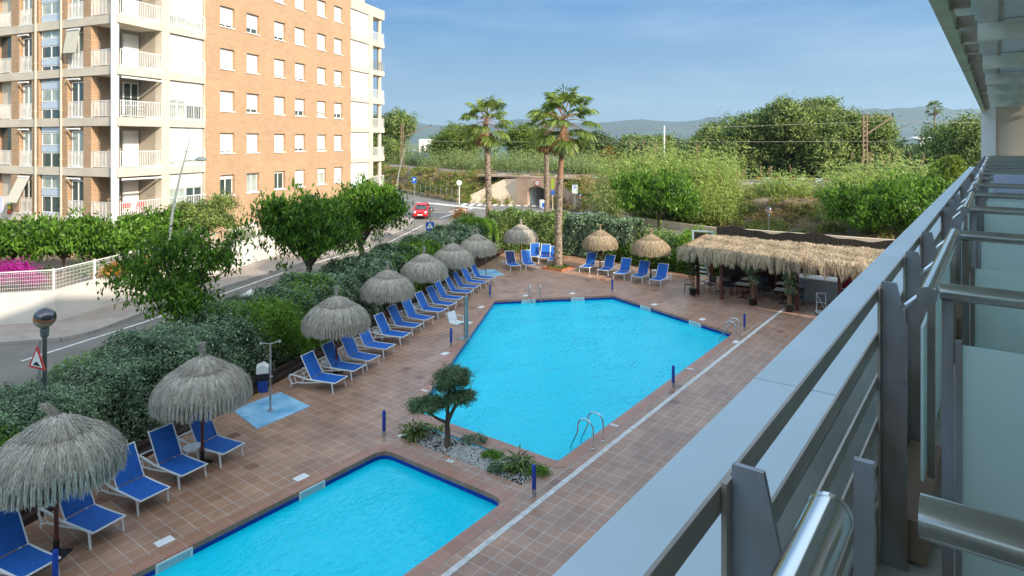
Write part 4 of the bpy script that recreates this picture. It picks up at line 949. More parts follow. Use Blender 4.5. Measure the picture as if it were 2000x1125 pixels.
while x < A1-.3:                                                   # sheet metal capping, piece by piece
    x1 = min(x+3.6, A1-.3); mb = MB(); hb(mb, x+.004, x1-.004, -.82, -.475, Z(-1.03), Z(-1.0)); hb(mb, x+.004, x1-.004, -.82, -.79, Z(-1.45), Z(-1.031))
    mb.build('parapet_cap', M['capmetal'], hot, bevel=.006); x += 3.6
# end wall and canopy
mb = MB(); hb(mb, A1-.25, A1, .0, 1.75, -.02, 19.4); mb.build('end_wall', M['cream'], hot)
mb = MB(); hb(mb, A1-.35, A1+.02, -.46, -.003, -.02, 19.3); mb.build('end_pillar', M['white'], hot)
Zc = Z(1.15)
x = -8.0; k = 0
while x < A1-.36:
    x1 = min(x+2.4, A1-.37); mb = MB(); hb(mb, x+.006, x1-.006, -.44, -.33, Zc, Zc+.16); mb.build('canopy_edge', M['greenedge'], hot); x += 2.4
mb = MB(); hb(mb, A0, A1-.37, -.44, 1.745, Zc+.55, Zc+.75); mb.build('canopy_slab', M['greycan'], hot)
a = 5.65-3.6*3
while a < A1-.5:
    mb = MB(); hb(mb, a, a+.12, -.17, 1.74, Zc+.02, Zc+.22); mb.build('canopy_beam', M['beam'], hot)
    for j in range(3):
        mb = MB(); c = a+.06+j*1.2; hb(mb, c-.025, c+.025, -.325, -.175, Zc+.02, Zc+.26 if j == 0 else Zc+.14); hb(mb, c-.05, c+.05, -.33, -.30, Zc-.0, Zc+.03); mb.build('canopy_bracket', M['barsteel'], hot)
    for b0, b1 in ((-.15, .02), (.06, 1.74)):
        for j in range(4):
            c0 = a+.125+j*.868; mb = MB(); mb.M = None
            q = [(c0, Zc+.26), (c0+.86, Zc+.26), (c0+.86, Zc+.30), (c0, Zc+.30)]
            if c0+.86 < A1-.3: mb.plate(q, 1, -(b0+b1)/2, b1-b0); mb.build('canopy_panel', M['greycan'], hot)
    mb = MB(); hb(mb, a+.12, min(a+3.6, A1-.3), .02, .06, Zc+.24, Zc+.30); mb.build('canopy_joint', M['barsteel'], hot)
    a += 3.6
# upper storeys above the canopy
for z in (10.6, 13.6, 16.6):
    mb = MB(); hb(mb, A0, A1-.36, -.45, 1.745, z, z+1.25+(1.3 if z > 16 else 0)); mb.build('upper_parapet', M['cream2'], hot)
mb = MB(); hb(mb, A0, A1-.36, -.46, 1.745, 19.16, 19.4); mb.build('roof_slab', M['cream2'], hot)
# posts, rails, handrails, dividers
PB0, PB1 = -.36, -.273
posts = [1.11]+[2.90+3.6*k+j*.87 for k in range(8) for j in range(3)]
posts = [-.7, .2]+[p for p in posts if p < A1-.4]
for p in posts:
    mb = MB(); mb.plate([(-PB0, Z(-1.75)), (-PB0, Z(-.55)), (-(PB0+.052), Z(-.55)), (-PB1, Z(-.715)), (-PB1, Z(-1.75))], 0, p, .012)
    o = mb.build('post', M['darksteel'], hot)
    mb = MB(); mb.box(p-.03, p+.006, -PB0+.0005, -PB0+.010, Z(-1.75), Z(-.575)); mb.build('post_flange', M['barsteel'], o)
    if 0 < p < 7:
        for h in (-.76, -.93, -1.26): MB().tube([(p-.006, .285, Z(h)), (p-.011, .285, Z(h))], .007, 10).build('bolt', M['steel'], o)
for i, h in enumerate((-.605, -.775, -.945, -1.115, -1.285, -1.45)):
    mb = MB(); hb(mb, -3.6, A1-.4, PB0-.019, PB0-.011, Z(h)-.023, Z(h)+.023); mb.build('rail', M['barsteel'], hot, bevel=.001)
def glass(mb, *a): return hb(mb, *a)
spans = [(-1.6, 1.06, 0)]+[(2.77+3.6*k, 4.74+3.6*k, k+1) for k in range(8)]
for a0, a1, k in spans:
    if a0 > A1-.5: continue
    a1 = min(a1, A1-.45)
    mb = MB(); mb.tube([(a0, .20, Z(-.56)), (a1, .20, Z(-.56))], .031, 24); o = mb.build('handrail', M['steel'], hot, smooth=True)
    for a in (a0, a1-.006): MB().tube([(a-.002, .20, Z(-.56)), (a+.008, .20, Z(-.56))], .0325, 24).build('end_cap', M['steel'], o)
    for p in posts:
        if a0 <= p <= a1: MB().tube([(p, .300, Z(-.655)), (p, .222, Z(-.575))], .008, 8).build('rail_bracket', M['steel'], hot)
    mb = MB(); hb(mb, a0+.1, a1-.1, -.227, -.217, Z(-1.28), Z(-.70)); mb.build('glass_panel', M['frost'], hot)
    for a in ((a0+.08,) if k == 0 else (a0+.24, a1-.12)): mb = MB(); hb(mb, a, a+.025, -.216, -.19, Z(-1.32), Z(-.62)); mb.build('glass_post', M['barsteel'], hot)
div = [1.13]+[2.87+1.8*k-.03*(k % 2) for k in range(16)]
for i, a in enumerate(div):
    if a > A1-.6: continue
    mb = MB(); mb.tube([(a, .165 if i else .09, Z(-.555)), (a, -1.74, Z(-.555))], .031, 20); o = mb.build('divider_rail', M['steel'], hot, smooth=True)
    if i: mb = MB(); hb(mb, a-.012, a+.012, -.16, -.125, Z(-1.64), Z(-.588)); mb.build('divider_post', M['darksteel'], hot)
    for b0, b1, h_ in ((1.7, 1.74, -.588), (-.118, -.10, -.73)): mb = MB(); hb(mb, a-.016, a+.016, b0, b1, Z(-1.64), Z(h_)); mb.build('divider_post', M['darksteel'], hot)
    mb = MB(); hb(mb, a-.006, a+.006, -.098, 1.69, Z(-1.60), Z(-.745)); mb.build('divider_glass', M['frost'], hot)
mb = MB(); hb(mb, 1.235, 1.25, -.195, -.165, Z(-1.64), Z(-.545)); mb.build('divider_post', M['darksteel'], hot)
for k in range(8):                                                  # plinth blocks between the rooms
    a = 2.95+3.6*k
    if a > A1-1: continue
    mb = MB(); hb(mb, a, a+.8, -.34, -.21, Z(-1.64), Z(-1.48)); mb.build('plinth', M['sand'], hot)
for z0, n in ((.0, 0), (3.45, 0), (6.55, 1), (10.75, 0), (13.75, 0)):
    for k in range(12):
        a = -14+3.6*k
        if a > A1-3: continue
        window(hot, Matrix(((1,0,0,0),(0,1,0,-1.75),(0,0,1,0),(0,0,0,1))), a+.5, a+2.6, z0+.05, z0+2.25, 0, .09, 2)
o = MB(); o.mi = 0
hb(o, 11.78, 11.80, -.03, 1.0, Z(-.78), Z(-.50)); hb(o, 11.90, 11.92, -.03, 1.0, Z(-.80), Z(-.50)); hb(o, 11.78, 11.92, -.03, 1.0, Z(-.499), Z(-.49))
o = o.build('hanging_towel', M['cloth']); o.rotation_euler = (0, 0, RA); tag(o, 'white towel draped over a balcony divider rail near the far end', 'towel')

# ---------------------------------------------------------------- tunnel under the railway
t = thing('railway_underpass', 'cream concrete railway underpass with sloping wing wall and dark arched opening', 'underpass')
p0, p1 = Vector((.55, 83.3, 0)), Vector((5.7, 80.1, 0)); d = (p1-p0).normalized(); n = Vector((-d.y, d.x, 0)); L0 = (p1-p0).length
Mt = Matrix.Translation(p0) @ Matrix(((d.x, n.x, 0, 0), (d.y, n.y, 0, 0), (0, 0, 1, 0), (0, 0, 0, 1)))
mb = MB(); mb.M = Mt; arch = [(L0/2+1.35*math.cos(q), 1.75+.75*math.sin(q)) for q in [PI*i/10 for i in range(11)]]
out = [(0, -.1), (L0/2-1.35, -.1)]+[(x, z) for x, z in arch[::-1]]+[(L0/2+1.35, -.1), (L0, -.1), (L0, 3.4), (0, 3.4)]
mb.plate(out, 1, .25, .5); mb.build('portal_wall', M['sandd'] if 'sandd' in M else M['sand'], t)
mb = MB(); mb.M = Mt; mb.box(L0/2-1.6, L0/2-1.36, .5, 9, -.1, 2.6); mb.box(L0/2+1.36, L0/2+1.6, .5, 9, -.1, 2.6); mb.box(L0/2-1.6, L0/2+1.6, .5, 9, 2.6, 2.8); mb.box(L0/2-1.6, L0/2+1.6, 9, 9.2, -.1, 2.8)
mb.build('tunnel_lining', M['concrete'], t)
mb = MB(); mb.M = Mt; mb.box(-7.5, L0+2, 1.9, 7.5, 3.38, 3.60); mb.build('deck', M['sand'], t)
mb = MB(); mb.M = Mt
for i in range(20): mb.box(-7+i*.72, -6.97+i*.72, 1.92, 1.95, 3.6, 4.3)
mb.box(-7, 7, 1.91, 1.96, 4.28, 4.32); mb.box(-7, 7, 1.91, 1.96, 3.95, 3.98); mb.build('deck_railing', M['galv'], t)
mb = MB(); w = Vector((-5.6, 86.0, 0)); e = p0+Vector((0, 0, 0))
mb.add([(w.x, w.y, -.1), (e.x, e.y, -.1), (e.x+.1, e.y+.4, 3.35), (e.x-1.6, e.y+1.8, 3.2), (w.x, w.y+.6, 1.0), (w.x, w.y+1.2, -.1), (e.x, e.y+1.2, -.1)],
       [(0, 1, 2, 3, 4), (0, 4, 5), (1, 6, 2), (4, 3, 2, 6, 5)]); mb.build('wing_wall', M['sandl'] if 'sandl' in M else M['sand'], t)
mb = MB(); w = p1; mb.add([(w.x, w.y, -.1), (w.x+2.6, w.y-5.5, -.1), (w.x+2.6, w.y-5.4, .8), (w.x, w.y+.2, 3.3), (w.x+.4, w.y+.3, -.1), (w.x+3, w.y-5.3, -.1)], [(0,1,2,3),(1,5,2),(0,3,4),(5,4,3,2)]); mb.build('wing_wall', M['sand'], t)
def disc_sign(par, name, c, r, facing, mats, ring=.2, th=.02, back=True):
    """round plate with a coloured ring; facing = way it looks"""
    f = Vector(facing).normalized(); x = Vector((f.y, -f.x, 0)); x = -x; c = Vector(c); mb = MB(); n = 24; up = Vector((0, 0, 1))
    def rg_(rad, off): return [c+x*rad*math.cos(2*PI*i/n)+up*rad*math.sin(2*PI*i/n)+f*off for i in range(n)]
    mb.mi = 0; a, b = rg_(r, 0), rg_(r, th); mb.add(a+b, [tuple(range(n)), tuple(range(n, 2*n))]+[(i, (i+1) % n, (i+1) % n+n, i+n) for i in range(n)])
    mb.mi = 1; mb.add(rg_(r*(1-ring), th+.004), [tuple(range(n))])
    return mb.build(name, mats, par), x, f, c
o = thing('height_limit_sign', 'round red ringed sign fixed above the tunnel mouth', 'sign')
_, x, f, c = disc_sign(o, 'plate', Mt @ Vector((L0/2+.1, -.03, 2.93)), .36, -n, [M['signred'], M['white']], .25)
mb = MB(); mb.bar(c+f*.03+Vector((0, 0, -.16)), c+f*.03+Vector((0, 0, .16)), .05, .01, f); mb.build('symbol', M['black'], o)
# walls and fences along the foot of the slope
def lowwall(name, label, pts, h, w, m, cat='wall'):
    t = tag(strip(pts, w, -.02, h).build(name, m), label, cat); return t
lowwall('low_wall', 'low stone coloured wall at the foot of the railway slope, left of the round sign', [(-26, 117.5), (-14.8, 99), (-7.3, 86.8)], .5, .3, M['sand'])
lowwall('low_wall', 'low cream wall between the far street and the railway slope on the right', [(9.2, 69.6), (18.4, 56.3), (28, 48.8), (40, 42.2)], .6, .3, M['sandl'])
t = thing('slope_fence', 'thin wire fence on posts above the low stone coloured wall', 'fence'); mb = MB()
fp = [(-14.8, 99.3), (-7.3, 87.1)]
for i in range(9):
    p = Vector((*lerp(fp[0], fp[1], i/8), 0)); MB().bar(p+Vector((0, 0, .4)), p+Vector((0, 0, 1.7)), .06, .06).build('post', M['galv'], t)
for zz in (1.0, 1.5, 2.0): mb.bar((*fp[0], zz), (*fp[1], zz), .015, .015)
mb.build('wire', M['galv'], t)
rs_ = [AB(38.9, -13.6), AB(39.1, -9.5), AB(39.5, -4.5), AB(40.0, 2)]
t = thing('reed_screen', 'dark brown reed screen fence running behind the thatched bar', 'fence')
mb = MB(); n = 60; vs = []
for i in range(n+1):
    f = i/n*3; k = min(int(f), 2); p = rs_[k].lerp(rs_[k+1], f-k); sag = .10*math.sin(i*.32)-.05*math.sin(i*.9)
    vs += [(p.x, p.y, 0), (p.x, p.y, 3.0-.2*i/n+sag), (p.x+.03, p.y+.05, 3.0-.2*i/n+sag), (p.x+.03, p.y+.05, 0)]
mb.add(vs, [(i*4+j, i*4+4+j, i*4+4+(j+1) % 4, i*4+(j+1) % 4) for i in range(n) for j in range(3)]); mb.build('screen', M['netting'], t)
mb = strip([(p.x+.15, p.y+.2) for p in rs_], .2, 0, 2.95); mb.build('backing_wall', M['sandl'], t)
lowwall('deck_kerb', 'raised terracotta kerb along the rear edge of the deck', [(-.4, 49.35), (3.8, 47.85), (10.6, 40.85), (19.8, 34.15)], .28, .35, M['terrac'], 'kerb')
lowwall('timber_edging', 'dark timber edging at the foot of the long hedge', [HL(-20, -.12), HL(33, -.12)], .30, .22, M['timber'], 'edging')
mb = MB()
o = tag(strip([HL(-20, -.32), HL(33, -.32)], .16, .0, .16).build('timber_edging', M['timber']), 'lower dark sleeper in front of the hedge edging', 'edging')
# overhead line masts
def mast(label, loc, h, arm, side, grp):
    t = thing('catenary_mast', label, 'mast', loc, 0, grp); mb = MB(); w = .22
    for sx in (-1, 1): mb.bar((sx*w, 0, 0), (sx*w*.8, 0, h), .09, .12)
    for i in range(int(h/.5)): mb.bar((-w, 0, i*.5+.1), (w, 0, i*.5+.1), .03, .14)
    mb.build('post', M['rust'], t)
    mb = MB(); mb.bar((0, 0, h*.72), (arm*side, 0, h-.3), .1, .12); mb.bar((0, 0, h-.35), (arm*side, 0, h-.3), .05, .05); mb.build('arm', M['rust'], t)
    mb = MB(); mb.bar((arm*side, 0, h-.35), (arm*side, 0, h+.1), .1, .1); mb.build('insulator', M['black'], t)
    return t
gm_ = 'overhead line masts beside the railway'
mast('brown lattice catenary mast with slanting arm left, behind the curved street lamp', (-19.4, 114, 3.0), 8.2, 5.0, 1, gm_)
mast('brown catenary mast with long slanting arm standing before the big dark trees', (37.4, 68.3, 3.2), 7.9, 2.9, 1, gm_)
t = thing('overhead_wire', 'thin overhead wires running along the railway', 'wire'); mb = MB()
for zz, q0, q1 in ((10.4, (-14.4, 114), (40.3, 68.3)), (8.2, (-14.4, 114), (40.3, 68.3)), (10.4, (40.3, 68.3), (70, 52)), (10.3, (-14.4, 114), (-60, 190))):
    pts = [(q0[0]+(q1[0]-q0[0])*i/14, q0[1]+(q1[1]-q0[1])*i/14, zz-.9*4*(i/14)*(1-i/14)*(.6 if zz > 9 else .1)) for i in range(15)]; mb.tube(pts, .022, 4)
mb.build('wire', M['barsteel'], t)
o = MB(); o.bar((20.6, 67.0, 3.0), (20.6, 67.0, 4.35), .26, .26); tag(o.build('marker_post', M['sandl']), 'short concrete post beside the track between the reed clumps', 'post')
t = thing('far_lamp_post', 'thin white pole far off behind the reeds', 'pole', (23.6, 100, 0)); MB().tube([(0, 0, 0), (0, 0, 10.6)], .12, 6).build('pole', M['white'], t)
# far buildings
def far_house(name, label, loc, w, d, h, mw, mr, rz=0, roof=.8):
    t = thing(name, label, 'building', loc, rz); MB().box(-w/2, w/2, -d/2, d/2, 0, h).build('wall', mw, t)
    mb = MB(); mb.add([(-w/2-.3, -d/2-.3, h), (w/2+.3, -d/2-.3, h), (w/2+.3, d/2+.3, h), (-w/2-.3, d/2+.3, h), (-w/2, 0, h+roof), (w/2, 0, h+roof)], [(0,1,5,4),(2,3,4,5),(1,2,5),(3,0,4),(3,2,1,0)]); mb.build('roof', mr, t)
    for i in range(int(w/4)):
        MB().box(-w/2+1.2+i*4, -w/2+2.6+i*4, -d/2-.04, -d/2-.001, h*.35, h*.7).build('window', M['darkroom'], t)
far_house('far_house', 'low white flat house far off left of the big dark group', (62, 330, 0), 14, 8, 8, M['farwhite'], M['farwhite'], .2, .3)
far_house('far_house', 'white far building stepped behind the yellow brown tree', (41, 270, 0), 12, 8, 6.5, M['farwhite'], M['beam'], .2, .3)
far_house('far_house', 'long pale far house beside the street mast on the left', (-36, 330, 0), 22, 8, 8.5, M['farwhite'], M['beam'], 0)
far_house('far_house', 'white far house near the tiny palm on the right', (130, 205, 0), 9, 6, 8.8, M['farwhite'], M['farwhite'], .4)
far_house('far_shed', 'long dark blue green shed roof behind the reeds on the left', (-10, 150, 0), 30, 12, 3.6, M['greenhouse'], M['greenhouse'], -.05, 1.8)
far_house('far_shed', 'long blue grey shed with pale gable behind the leftmost palm', (-2, 175, 0), 40, 14, 4.6, M['capmetal'], M['greenhouse'], 0, 2.2)
# ---------------------------------------------------------------- loungers
def make_lounger():
    t = thing('sun_lounger', 'x', 'sun lounger', group='blue and white sun loungers')
    W2 = .33
    for s in (-1, 1):
        y = s*W2; mb = MB()
        mb.tube([(.13, y, .335), (-.3, y, .325), (-.95, y, .33), (-1.45, y, .40), (-1.66, y, .40)], [.022, .026, .028, .026, .022], 8)
        mb.tube([(-1.66, y, .41), (-1.70, y, .30), (-1.60, y, .14), (-1.62, y, .0)], [.026, .026, .024, .022], 8)
        mb.tube([(-1.60, y, .08), (-1.40, y, .17), (-1.05, y, .20), (-.55, y, .28), (-.25, y, .32)], [.02, .022, .022, .02, .018], 8)
        mb.tube([(-1.15, y, .20), (-1.15, y, .34)], .018, 6); mb.tube([(-1.40, y, .17), (-1.5, y, .39)], .014, 6)
        mb.build('side_frame', M['plastic'], t, smooth=True)
        MB().tube([(0, y, .33), (.02, y*1.02, .2), (.06, y*1.04, 0)], [.034, .026, .022], 8).build('leg', M['plastic'], t, smooth=True)
    MB().bar((.14, -W2-.01, .345), (.14, W2+.01, .345), .035, .03).build('foot_rail', M['plastic'], t, bevel=.006)
    MB().bar((-1.66, -W2, .38), (-1.66, W2, .38), .03, .03).build('rear_rail', M['plastic'], t)
    mb = MB(); n = 6
    for i in range(n):
        x0, x1 = .125-.97*i/n, .125-.97*(i+1)/n; z0, z1 = .352-.016*math.sin(PI*i/n), .352-.016*math.sin(PI*(i+1)/n)
        mb.add([(x0, -W2+.015, z0), (x0, W2-.015, z0), (x1, W2-.015, z1), (x1, -W2+.015, z1), (x0, -W2+.015, z0-.012), (x0, W2-.015, z0-.012), (x1, W2-.015, z1-.012), (x1, -W2+.015, z1-.012)], [(0,1,2,3),(7,6,5,4),(1,5,6,2),(3,7,4,0)])
    mb.build('seat', M['sling'], t)
    a = math.radians(62); bl = .80; hx, hz = -.86, .35; ex, ez = hx-bl*math.cos(a), hz+bl*math.sin(a)
    mb = MB(); nx, nz_ = math.sin(a)*.012, math.cos(a)*.012
    mb.add([(hx, -W2+.03, hz+.02), (hx, W2-.03, hz+.02), (ex, W2-.03, ez), (ex, -W2+.03, ez), (hx-nx, -W2+.03, hz+.02-nz_), (hx-nx, W2-.03, hz+.02-nz_), (ex-nx, W2-.03, ez-nz_), (ex-nx, -W2+.03, ez-nz_)], [(0,1,2,3),(7,6,5,4),(4,5,1,0),(5,6,2,1),(6,7,3,2),(7,4,0,3)])
    b = mb.build('backrest', M['sling'], t)
    mb = MB()
    for s in (-1, 1): mb.tube([(hx+.03, s*(W2-.02), hz), (ex, s*(W2-.02), ez)], .016, 8)
    mb.tube([(ex, -W2+.005, ez), (ex, W2-.005, ez)], .016, 8); mb.tube([(hx+.03, -W2-.02, hz), (hx+.03, -W2+.05, hz)], .016, 6); mb.build('backrest_frame', M['plastic'], b, smooth=True)
    mb = MB(); mb.tube([(ex+.2, -.15, ez-.42), (-1.36, -.15, .36)], .012, 6); mb.tube([(ex+.2, .15, ez-.42), (-1.36, .15, .36)], .012, 6); mb.tube([(-1.36, -.2, .36), (-1.36, .2, .36)], .014, 6); mb.build('prop', M['plastic'], t)
    return t
proto = make_lounger(); first = [proto]
ordn = ['first', 'second', 'third', 'fourth', 'fifth', 'sixth', 'seventh', 'eighth', 'ninth', 'tenth', 'eleventh', 'twelfth', 'thirteenth', 'fourteenth']
fr = [(72, 1142, 'blue sun lounger nearest the camera, cut off at the left edge beside the leaning umbrella'), (206, 1053, 'blue sun lounger partly behind the pole of the nearest umbrella'),
      (297, 992, 'blue sun lounger between the two nearest umbrellas, the one closer to the leaning umbrella'), (374, 943, 'blue sun lounger left of the small white table under the second umbrella'),
      (450, 900, 'blue sun lounger seen behind the pole of the second umbrella, nearest the shower pad')]
a0 = math.atan2(-.46, .89)
rj = random.Random(2)
for px, py, lb in fr: again(proto, first, G(px, py), a0+rj.uniform(-.05, .05), lb)
row = [(660, 761), (696, 737), (726, 717), (757, 694), (789, 670), (812, 651), (835, 636), (861, 620), (881, 607), (896, 595), (915, 582), (928, 572), (943, 563), (959, 554)]
for i, (px, py) in enumerate(row):
    again(proto, first, G(px, py), a0+.07+rj.uniform(-.11, .11), 'blue sun lounger, %s in the long row counted from the shower pad towards the palms' % ordn[i])
def lz(fx, fy, rx, ry): p, q = G(fx, fy), G(rx, ry); return math.atan2(p.y-q.y, p.x-q.x)
o = again(proto, first, G(1007, 529), lz(1007, 529, 986, 517), 'sun lounger with a faded dark backrest left of the rear umbrella pole')
for c in kids(o):
    if c.name.startswith('backrest'): c.data = c.data.copy(); c.data.materials[0] = M['slingdark']; c['label'] = 'faded dark backrest'
again(proto, first, G(1037, 527), lz(1037, 527, 1021, 516.5), 'blue sun lounger right of the rear umbrella pole beside the dark backed one')
again(proto, first, G(1041, 510), lz(1041, 510, 1050, 496), 'blue sun lounger by the bright hedge, leftmost of the three behind the rear umbrella')
again(proto, first, G(1062, 513), lz(1062, 513, 1071, 499), 'blue sun lounger by the bright hedge, middle one of the three behind the rear umbrella')
again(proto, first, G(1080, 518), lz(1080, 518, 1090, 504), 'blue sun lounger by the bright hedge, half hidden by the thick palm trunk')
for i, (a, b, c, d) in enumerate(((1142, 532, 1169, 520), (1178, 538, 1206, 525), (1209, 545, 1237, 532), (1244, 551, 1272, 538), (1280, 558, 1308, 545))):
    again(proto, first, G(a, b), lz(a, b, c, d), 'blue sun lounger, %s of the five under the two golden umbrellas, counted from the palm' % ordn[i])
# side tables
def make_table():
    t = thing('side_table', 'x', 'side table', group='small white plastic side tables')
    mb = MB(); oct_ = [(.24*math.cos(PI/8+k*PI/4), .24*math.sin(PI/8+k*PI/4)) for k in range(8)]; mb.prism(oct_, .39, .42); mb.prism([(x*.96, y*.96) for x, y in oct_], .35, .389); mb.build('table_top', M['plastic'], t, bevel=.006)
    for k in range(4):
        c, s = math.cos(PI/4+k*PI/2), math.sin(PI/4+k*PI/2)
        mb = MB(); w = .045
        mb.add([(c*.19-s*w, s*.19+c*w, .36), (c*.19+s*w, s*.19-c*w, .36), (c*.15+s*w, s*.15-c*w, .36), (c*.15-s*w, s*.15+c*w, .36), (c*.24-s*w*.5, s*.24+c*w*.5, 0), (c*.24+s*w*.5, s*.24-c*w*.5, 0), (c*.22+s*w*.5, s*.22-c*w*.5, 0), (c*.22-s*w*.5, s*.22+c*w*.5, 0)], [(3,2,1,0),(4,5,6,7),(0,1,5,4),(1,2,6,5),(2,3,7,6),(3,0,4,7)])
        mb.build('leg', M['plastic'], t)
    return t
tp = make_table(); tf = [tp]
for px, py, lb in ((377, 903, 'small white plastic table beside the pole of the second umbrella'), (641, 728, 'small white plastic table beside the third umbrella pole'), (740, 665, 'small white plastic table beside the fourth umbrella pole'),
                   (814, 615, 'small white plastic table beside the fifth umbrella pole'), (868, 578, 'small white plastic table beside the sixth umbrella pole'), (915, 549, 'small white plastic table beside the seventh umbrella pole'),
                   (1180, 524, 'small white plastic table beside the left golden umbrella'), (1280, 541, 'small white plastic table beside the right golden umbrella')):
    again(tp, tf, G(px, py), rj.uniform(0, 1.5), lb)
# thatched umbrellas
def make_umbrella(seed, lmat, bent=0.0, lean=0):
    t = thing('thatched_umbrella', 'x', 'umbrella', group='thatched straw umbrellas')
    r = np.random.RandomState(seed); R = 1.27
    MB().tube([(0, 0, .02), (0, 0, 2.3)], .045, 12).build('pole', M['wood'], t, smooth=True)
    mb = MB(); mb.box(-.22, .22, -.22, .22, 0, .02); mb.tube([(0, 0, .02), (0, 0, .30)], .06, 12); mb.build('base_plate', M['black'], t)
    def pz(q): return 1.62+.80*np.sqrt(np.clip(1-(q/1.33)**2, 0, 1))+.16*np.clip(1-q/.6, 0, 1)
    prof = [(R*.97, 1.70)]+[(q, float(pz(np.array(q)))-.05) for q in (1.22, 1.1, .9, .7, .5, .3, .12)]
    core = MB(); core.lathe(prof, 24, jit=.01, seed=seed); core.build('straw_core', M['strawcore'], t, smooth=True)
    def strands(n, q, zoff, ln, drop=0):
        a = r.rand(len(q))*2*PI; z = pz(q)+zoff; dz = (pz(q+.02)-pz(q))/.02
        dz = np.clip(dz, -3.2, 0); o = np.stack([np.cos(a), np.sin(a), dz], 1)+r.normal(size=(len(q), 3))*[.13, .13, .10]; o[:, 2] -= drop
        c = np.stack([q*np.cos(a), q*np.sin(a), z], 1)+r.normal(size=(len(q), 3))*.012
        nn = np.stack([np.cos(a)*-dz, np.sin(a)*-dz, np.ones(len(q))], 1)+r.normal(size=(len(q), 3))*.35
        cl = np.sin(a*17+q*3)*.5+np.sin(a*41+1)*.5; tt = np.clip(.45+.16*cl+.22*r.normal(size=len(q))+.12*np.sin(q*9), 0, 1)
        return c, o, nn, ln*(.7+.6*r.rand(len(q))), tt
    P = [strands(0, np.sqrt(r.rand(15000))*(R-.12)+.10, .0, .30), strands(0, .10+.50*np.sqrt(r.rand(5000)), .065, .24)]
    n = 9500; a = r.rand(n)*2*PI; tf_ = np.round(a/(2*PI)*70)/70*2*PI; a2 = a*.55+tf_*.45; q = R+r.normal(size=n)*.035
    zz = 1.80-.20*r.rand(n)+.03*np.sin(tf_*13); fl_ = .02+.10*r.rand(n)
    c = np.stack([q*np.cos(a2), q*np.sin(a2), zz], 1); o = np.stack([np.cos(a)*fl_*2, np.sin(a)*fl_*2, -np.ones(n)], 1)+r.normal(size=(n, 3))*.10
    P.append((c, o, np.stack([np.cos(a), np.sin(a), .3+0*a], 1)+r.normal(size=(n, 3))*.3, .25*(.6+.8*r.rand(n)), np.clip(.5+.25*r.normal(size=n), 0, 1)))
    n = 1300; f = r.rand(n); a = r.rand(n)*2*PI; rad = .05+.03*f+.10*np.clip(.3-f, 0, 1); bx_ = bent*f*f
    c = np.stack([rad*np.cos(a)+bx_*-1, rad*np.sin(a)+bx_*.3, 2.50+.42*f-bent*.5*f*f], 1); o = np.stack([np.cos(a)*.28*f-bent*2*f, np.sin(a)*.28*f, np.ones(n)], 1)+r.normal(size=(n, 3))*.15
    C, O, Nn, Ln, T = (np.concatenate([p[i] for p in P]) for i in range(5))
    quads('thatch', C, O, Nn, Ln, .015, T, lmat, t, 'strand')
    quads('top_tuft', c, o, np.stack([np.cos(a), np.sin(a), 0*a], 1), .17, .016, np.clip(.4+.25*r.normal(size=n), 0, 1), lmat, t, 'strand')
    mb = MB()                                                    # dark ring in the crease where the cap ends
    mb.tube([((.60)*math.cos(2*PI*i/28), .60*math.sin(2*PI*i/28), float(pz(np.array(.6)))+.025) for i in range(29)], .018, 5); mb.build('crease_ring', M['strawcore'], t)
    return t
grey, gold = [make_umbrella(1, M['thatch']), make_umbrella(2, M['thatch'])], make_umbrella(3, M['thatch_sunlit'])
bentu = make_umbrella(4, M['thatch'], .32)
lst = [(110, 1085, bentu, 'nearest thatched umbrella with its top tuft bent to the left, at the left edge', 1.02), (395, 905, grey[0], 'thatched umbrella second from the camera, just left of the shower pad', 1.0),
       (657, 728, grey[1], 'grey thatched umbrella over the start of the long lounger row', 1.0), (757, 648, grey[0], 'grey thatched umbrella fourth from the camera along the hedge', .98),
       (828, 603, grey[1], 'grey thatched umbrella fifth from the camera along the hedge', .99), (884, 572, grey[0], 'grey thatched umbrella sixth from the camera along the hedge', .98),
       (932, 545, grey[1], 'grey thatched umbrella at the far end of the hedge row near the rear shower', .98), (1017, 515, grey[0], 'thatched umbrella alone in front of the bright rear hedge', .97),
       (1172, 529, gold, 'golden sunlit thatched umbrella on the left of the rear pair', .95), (1271, 545, None, 'golden sunlit thatched umbrella on the right of the rear pair, near the bar', .98)]
used = {}
for i, (px, py, pr_, lb, sc) in enumerate(lst):
    pr_ = pr_ or gold; f_ = used.setdefault(pr_.name, [pr_]); o = again(pr_, f_, G(px, py), i*1.1 if pr_ != bentu else 0, lb); o.scale = (.88*sc, .88*sc, 1.03*sc)

# ---------------------------------------------------------------- pool fittings
def rot_obj(o): o.rotation_euler = (0, 0, RA); return o
def post(px, py, lb, h=.72, r=.05):
    t = thing('depth_post', lb, 'post', G(px, py), 0, 'blue painted posts around the pools')
    MB().tube([(0, 0, .16), (0, 0, h-.03), (0, 0, h)], [r, r, r*.6], 14).build('post', M['blue'], t, smooth=True)
    MB().tube([(0, 0, 0), (0, 0, .16)], r*1.02, 14).build('base', M['darksteel'], t)
for px, py, lb in ((750, 852, 'blue post left of the planting bed, at the corner of the near pool'), (1043, 968, 'blue post at the right end of the pebble bed'), (881, 676, 'blue post beside the white pool lift chair'),
                   (957, 582, 'blue post near the far left corner of the main pool'), (1315, 756, 'blue post halfway along the right side of the main pool'), (1196, 571, 'blue post behind the far corner of the main pool'),
                   (1454, 645, 'blue post by the right hand pool ladder'), (108, 1150, 'blue post at the bottom left edge near the first lounger')): post(px, py, lb)
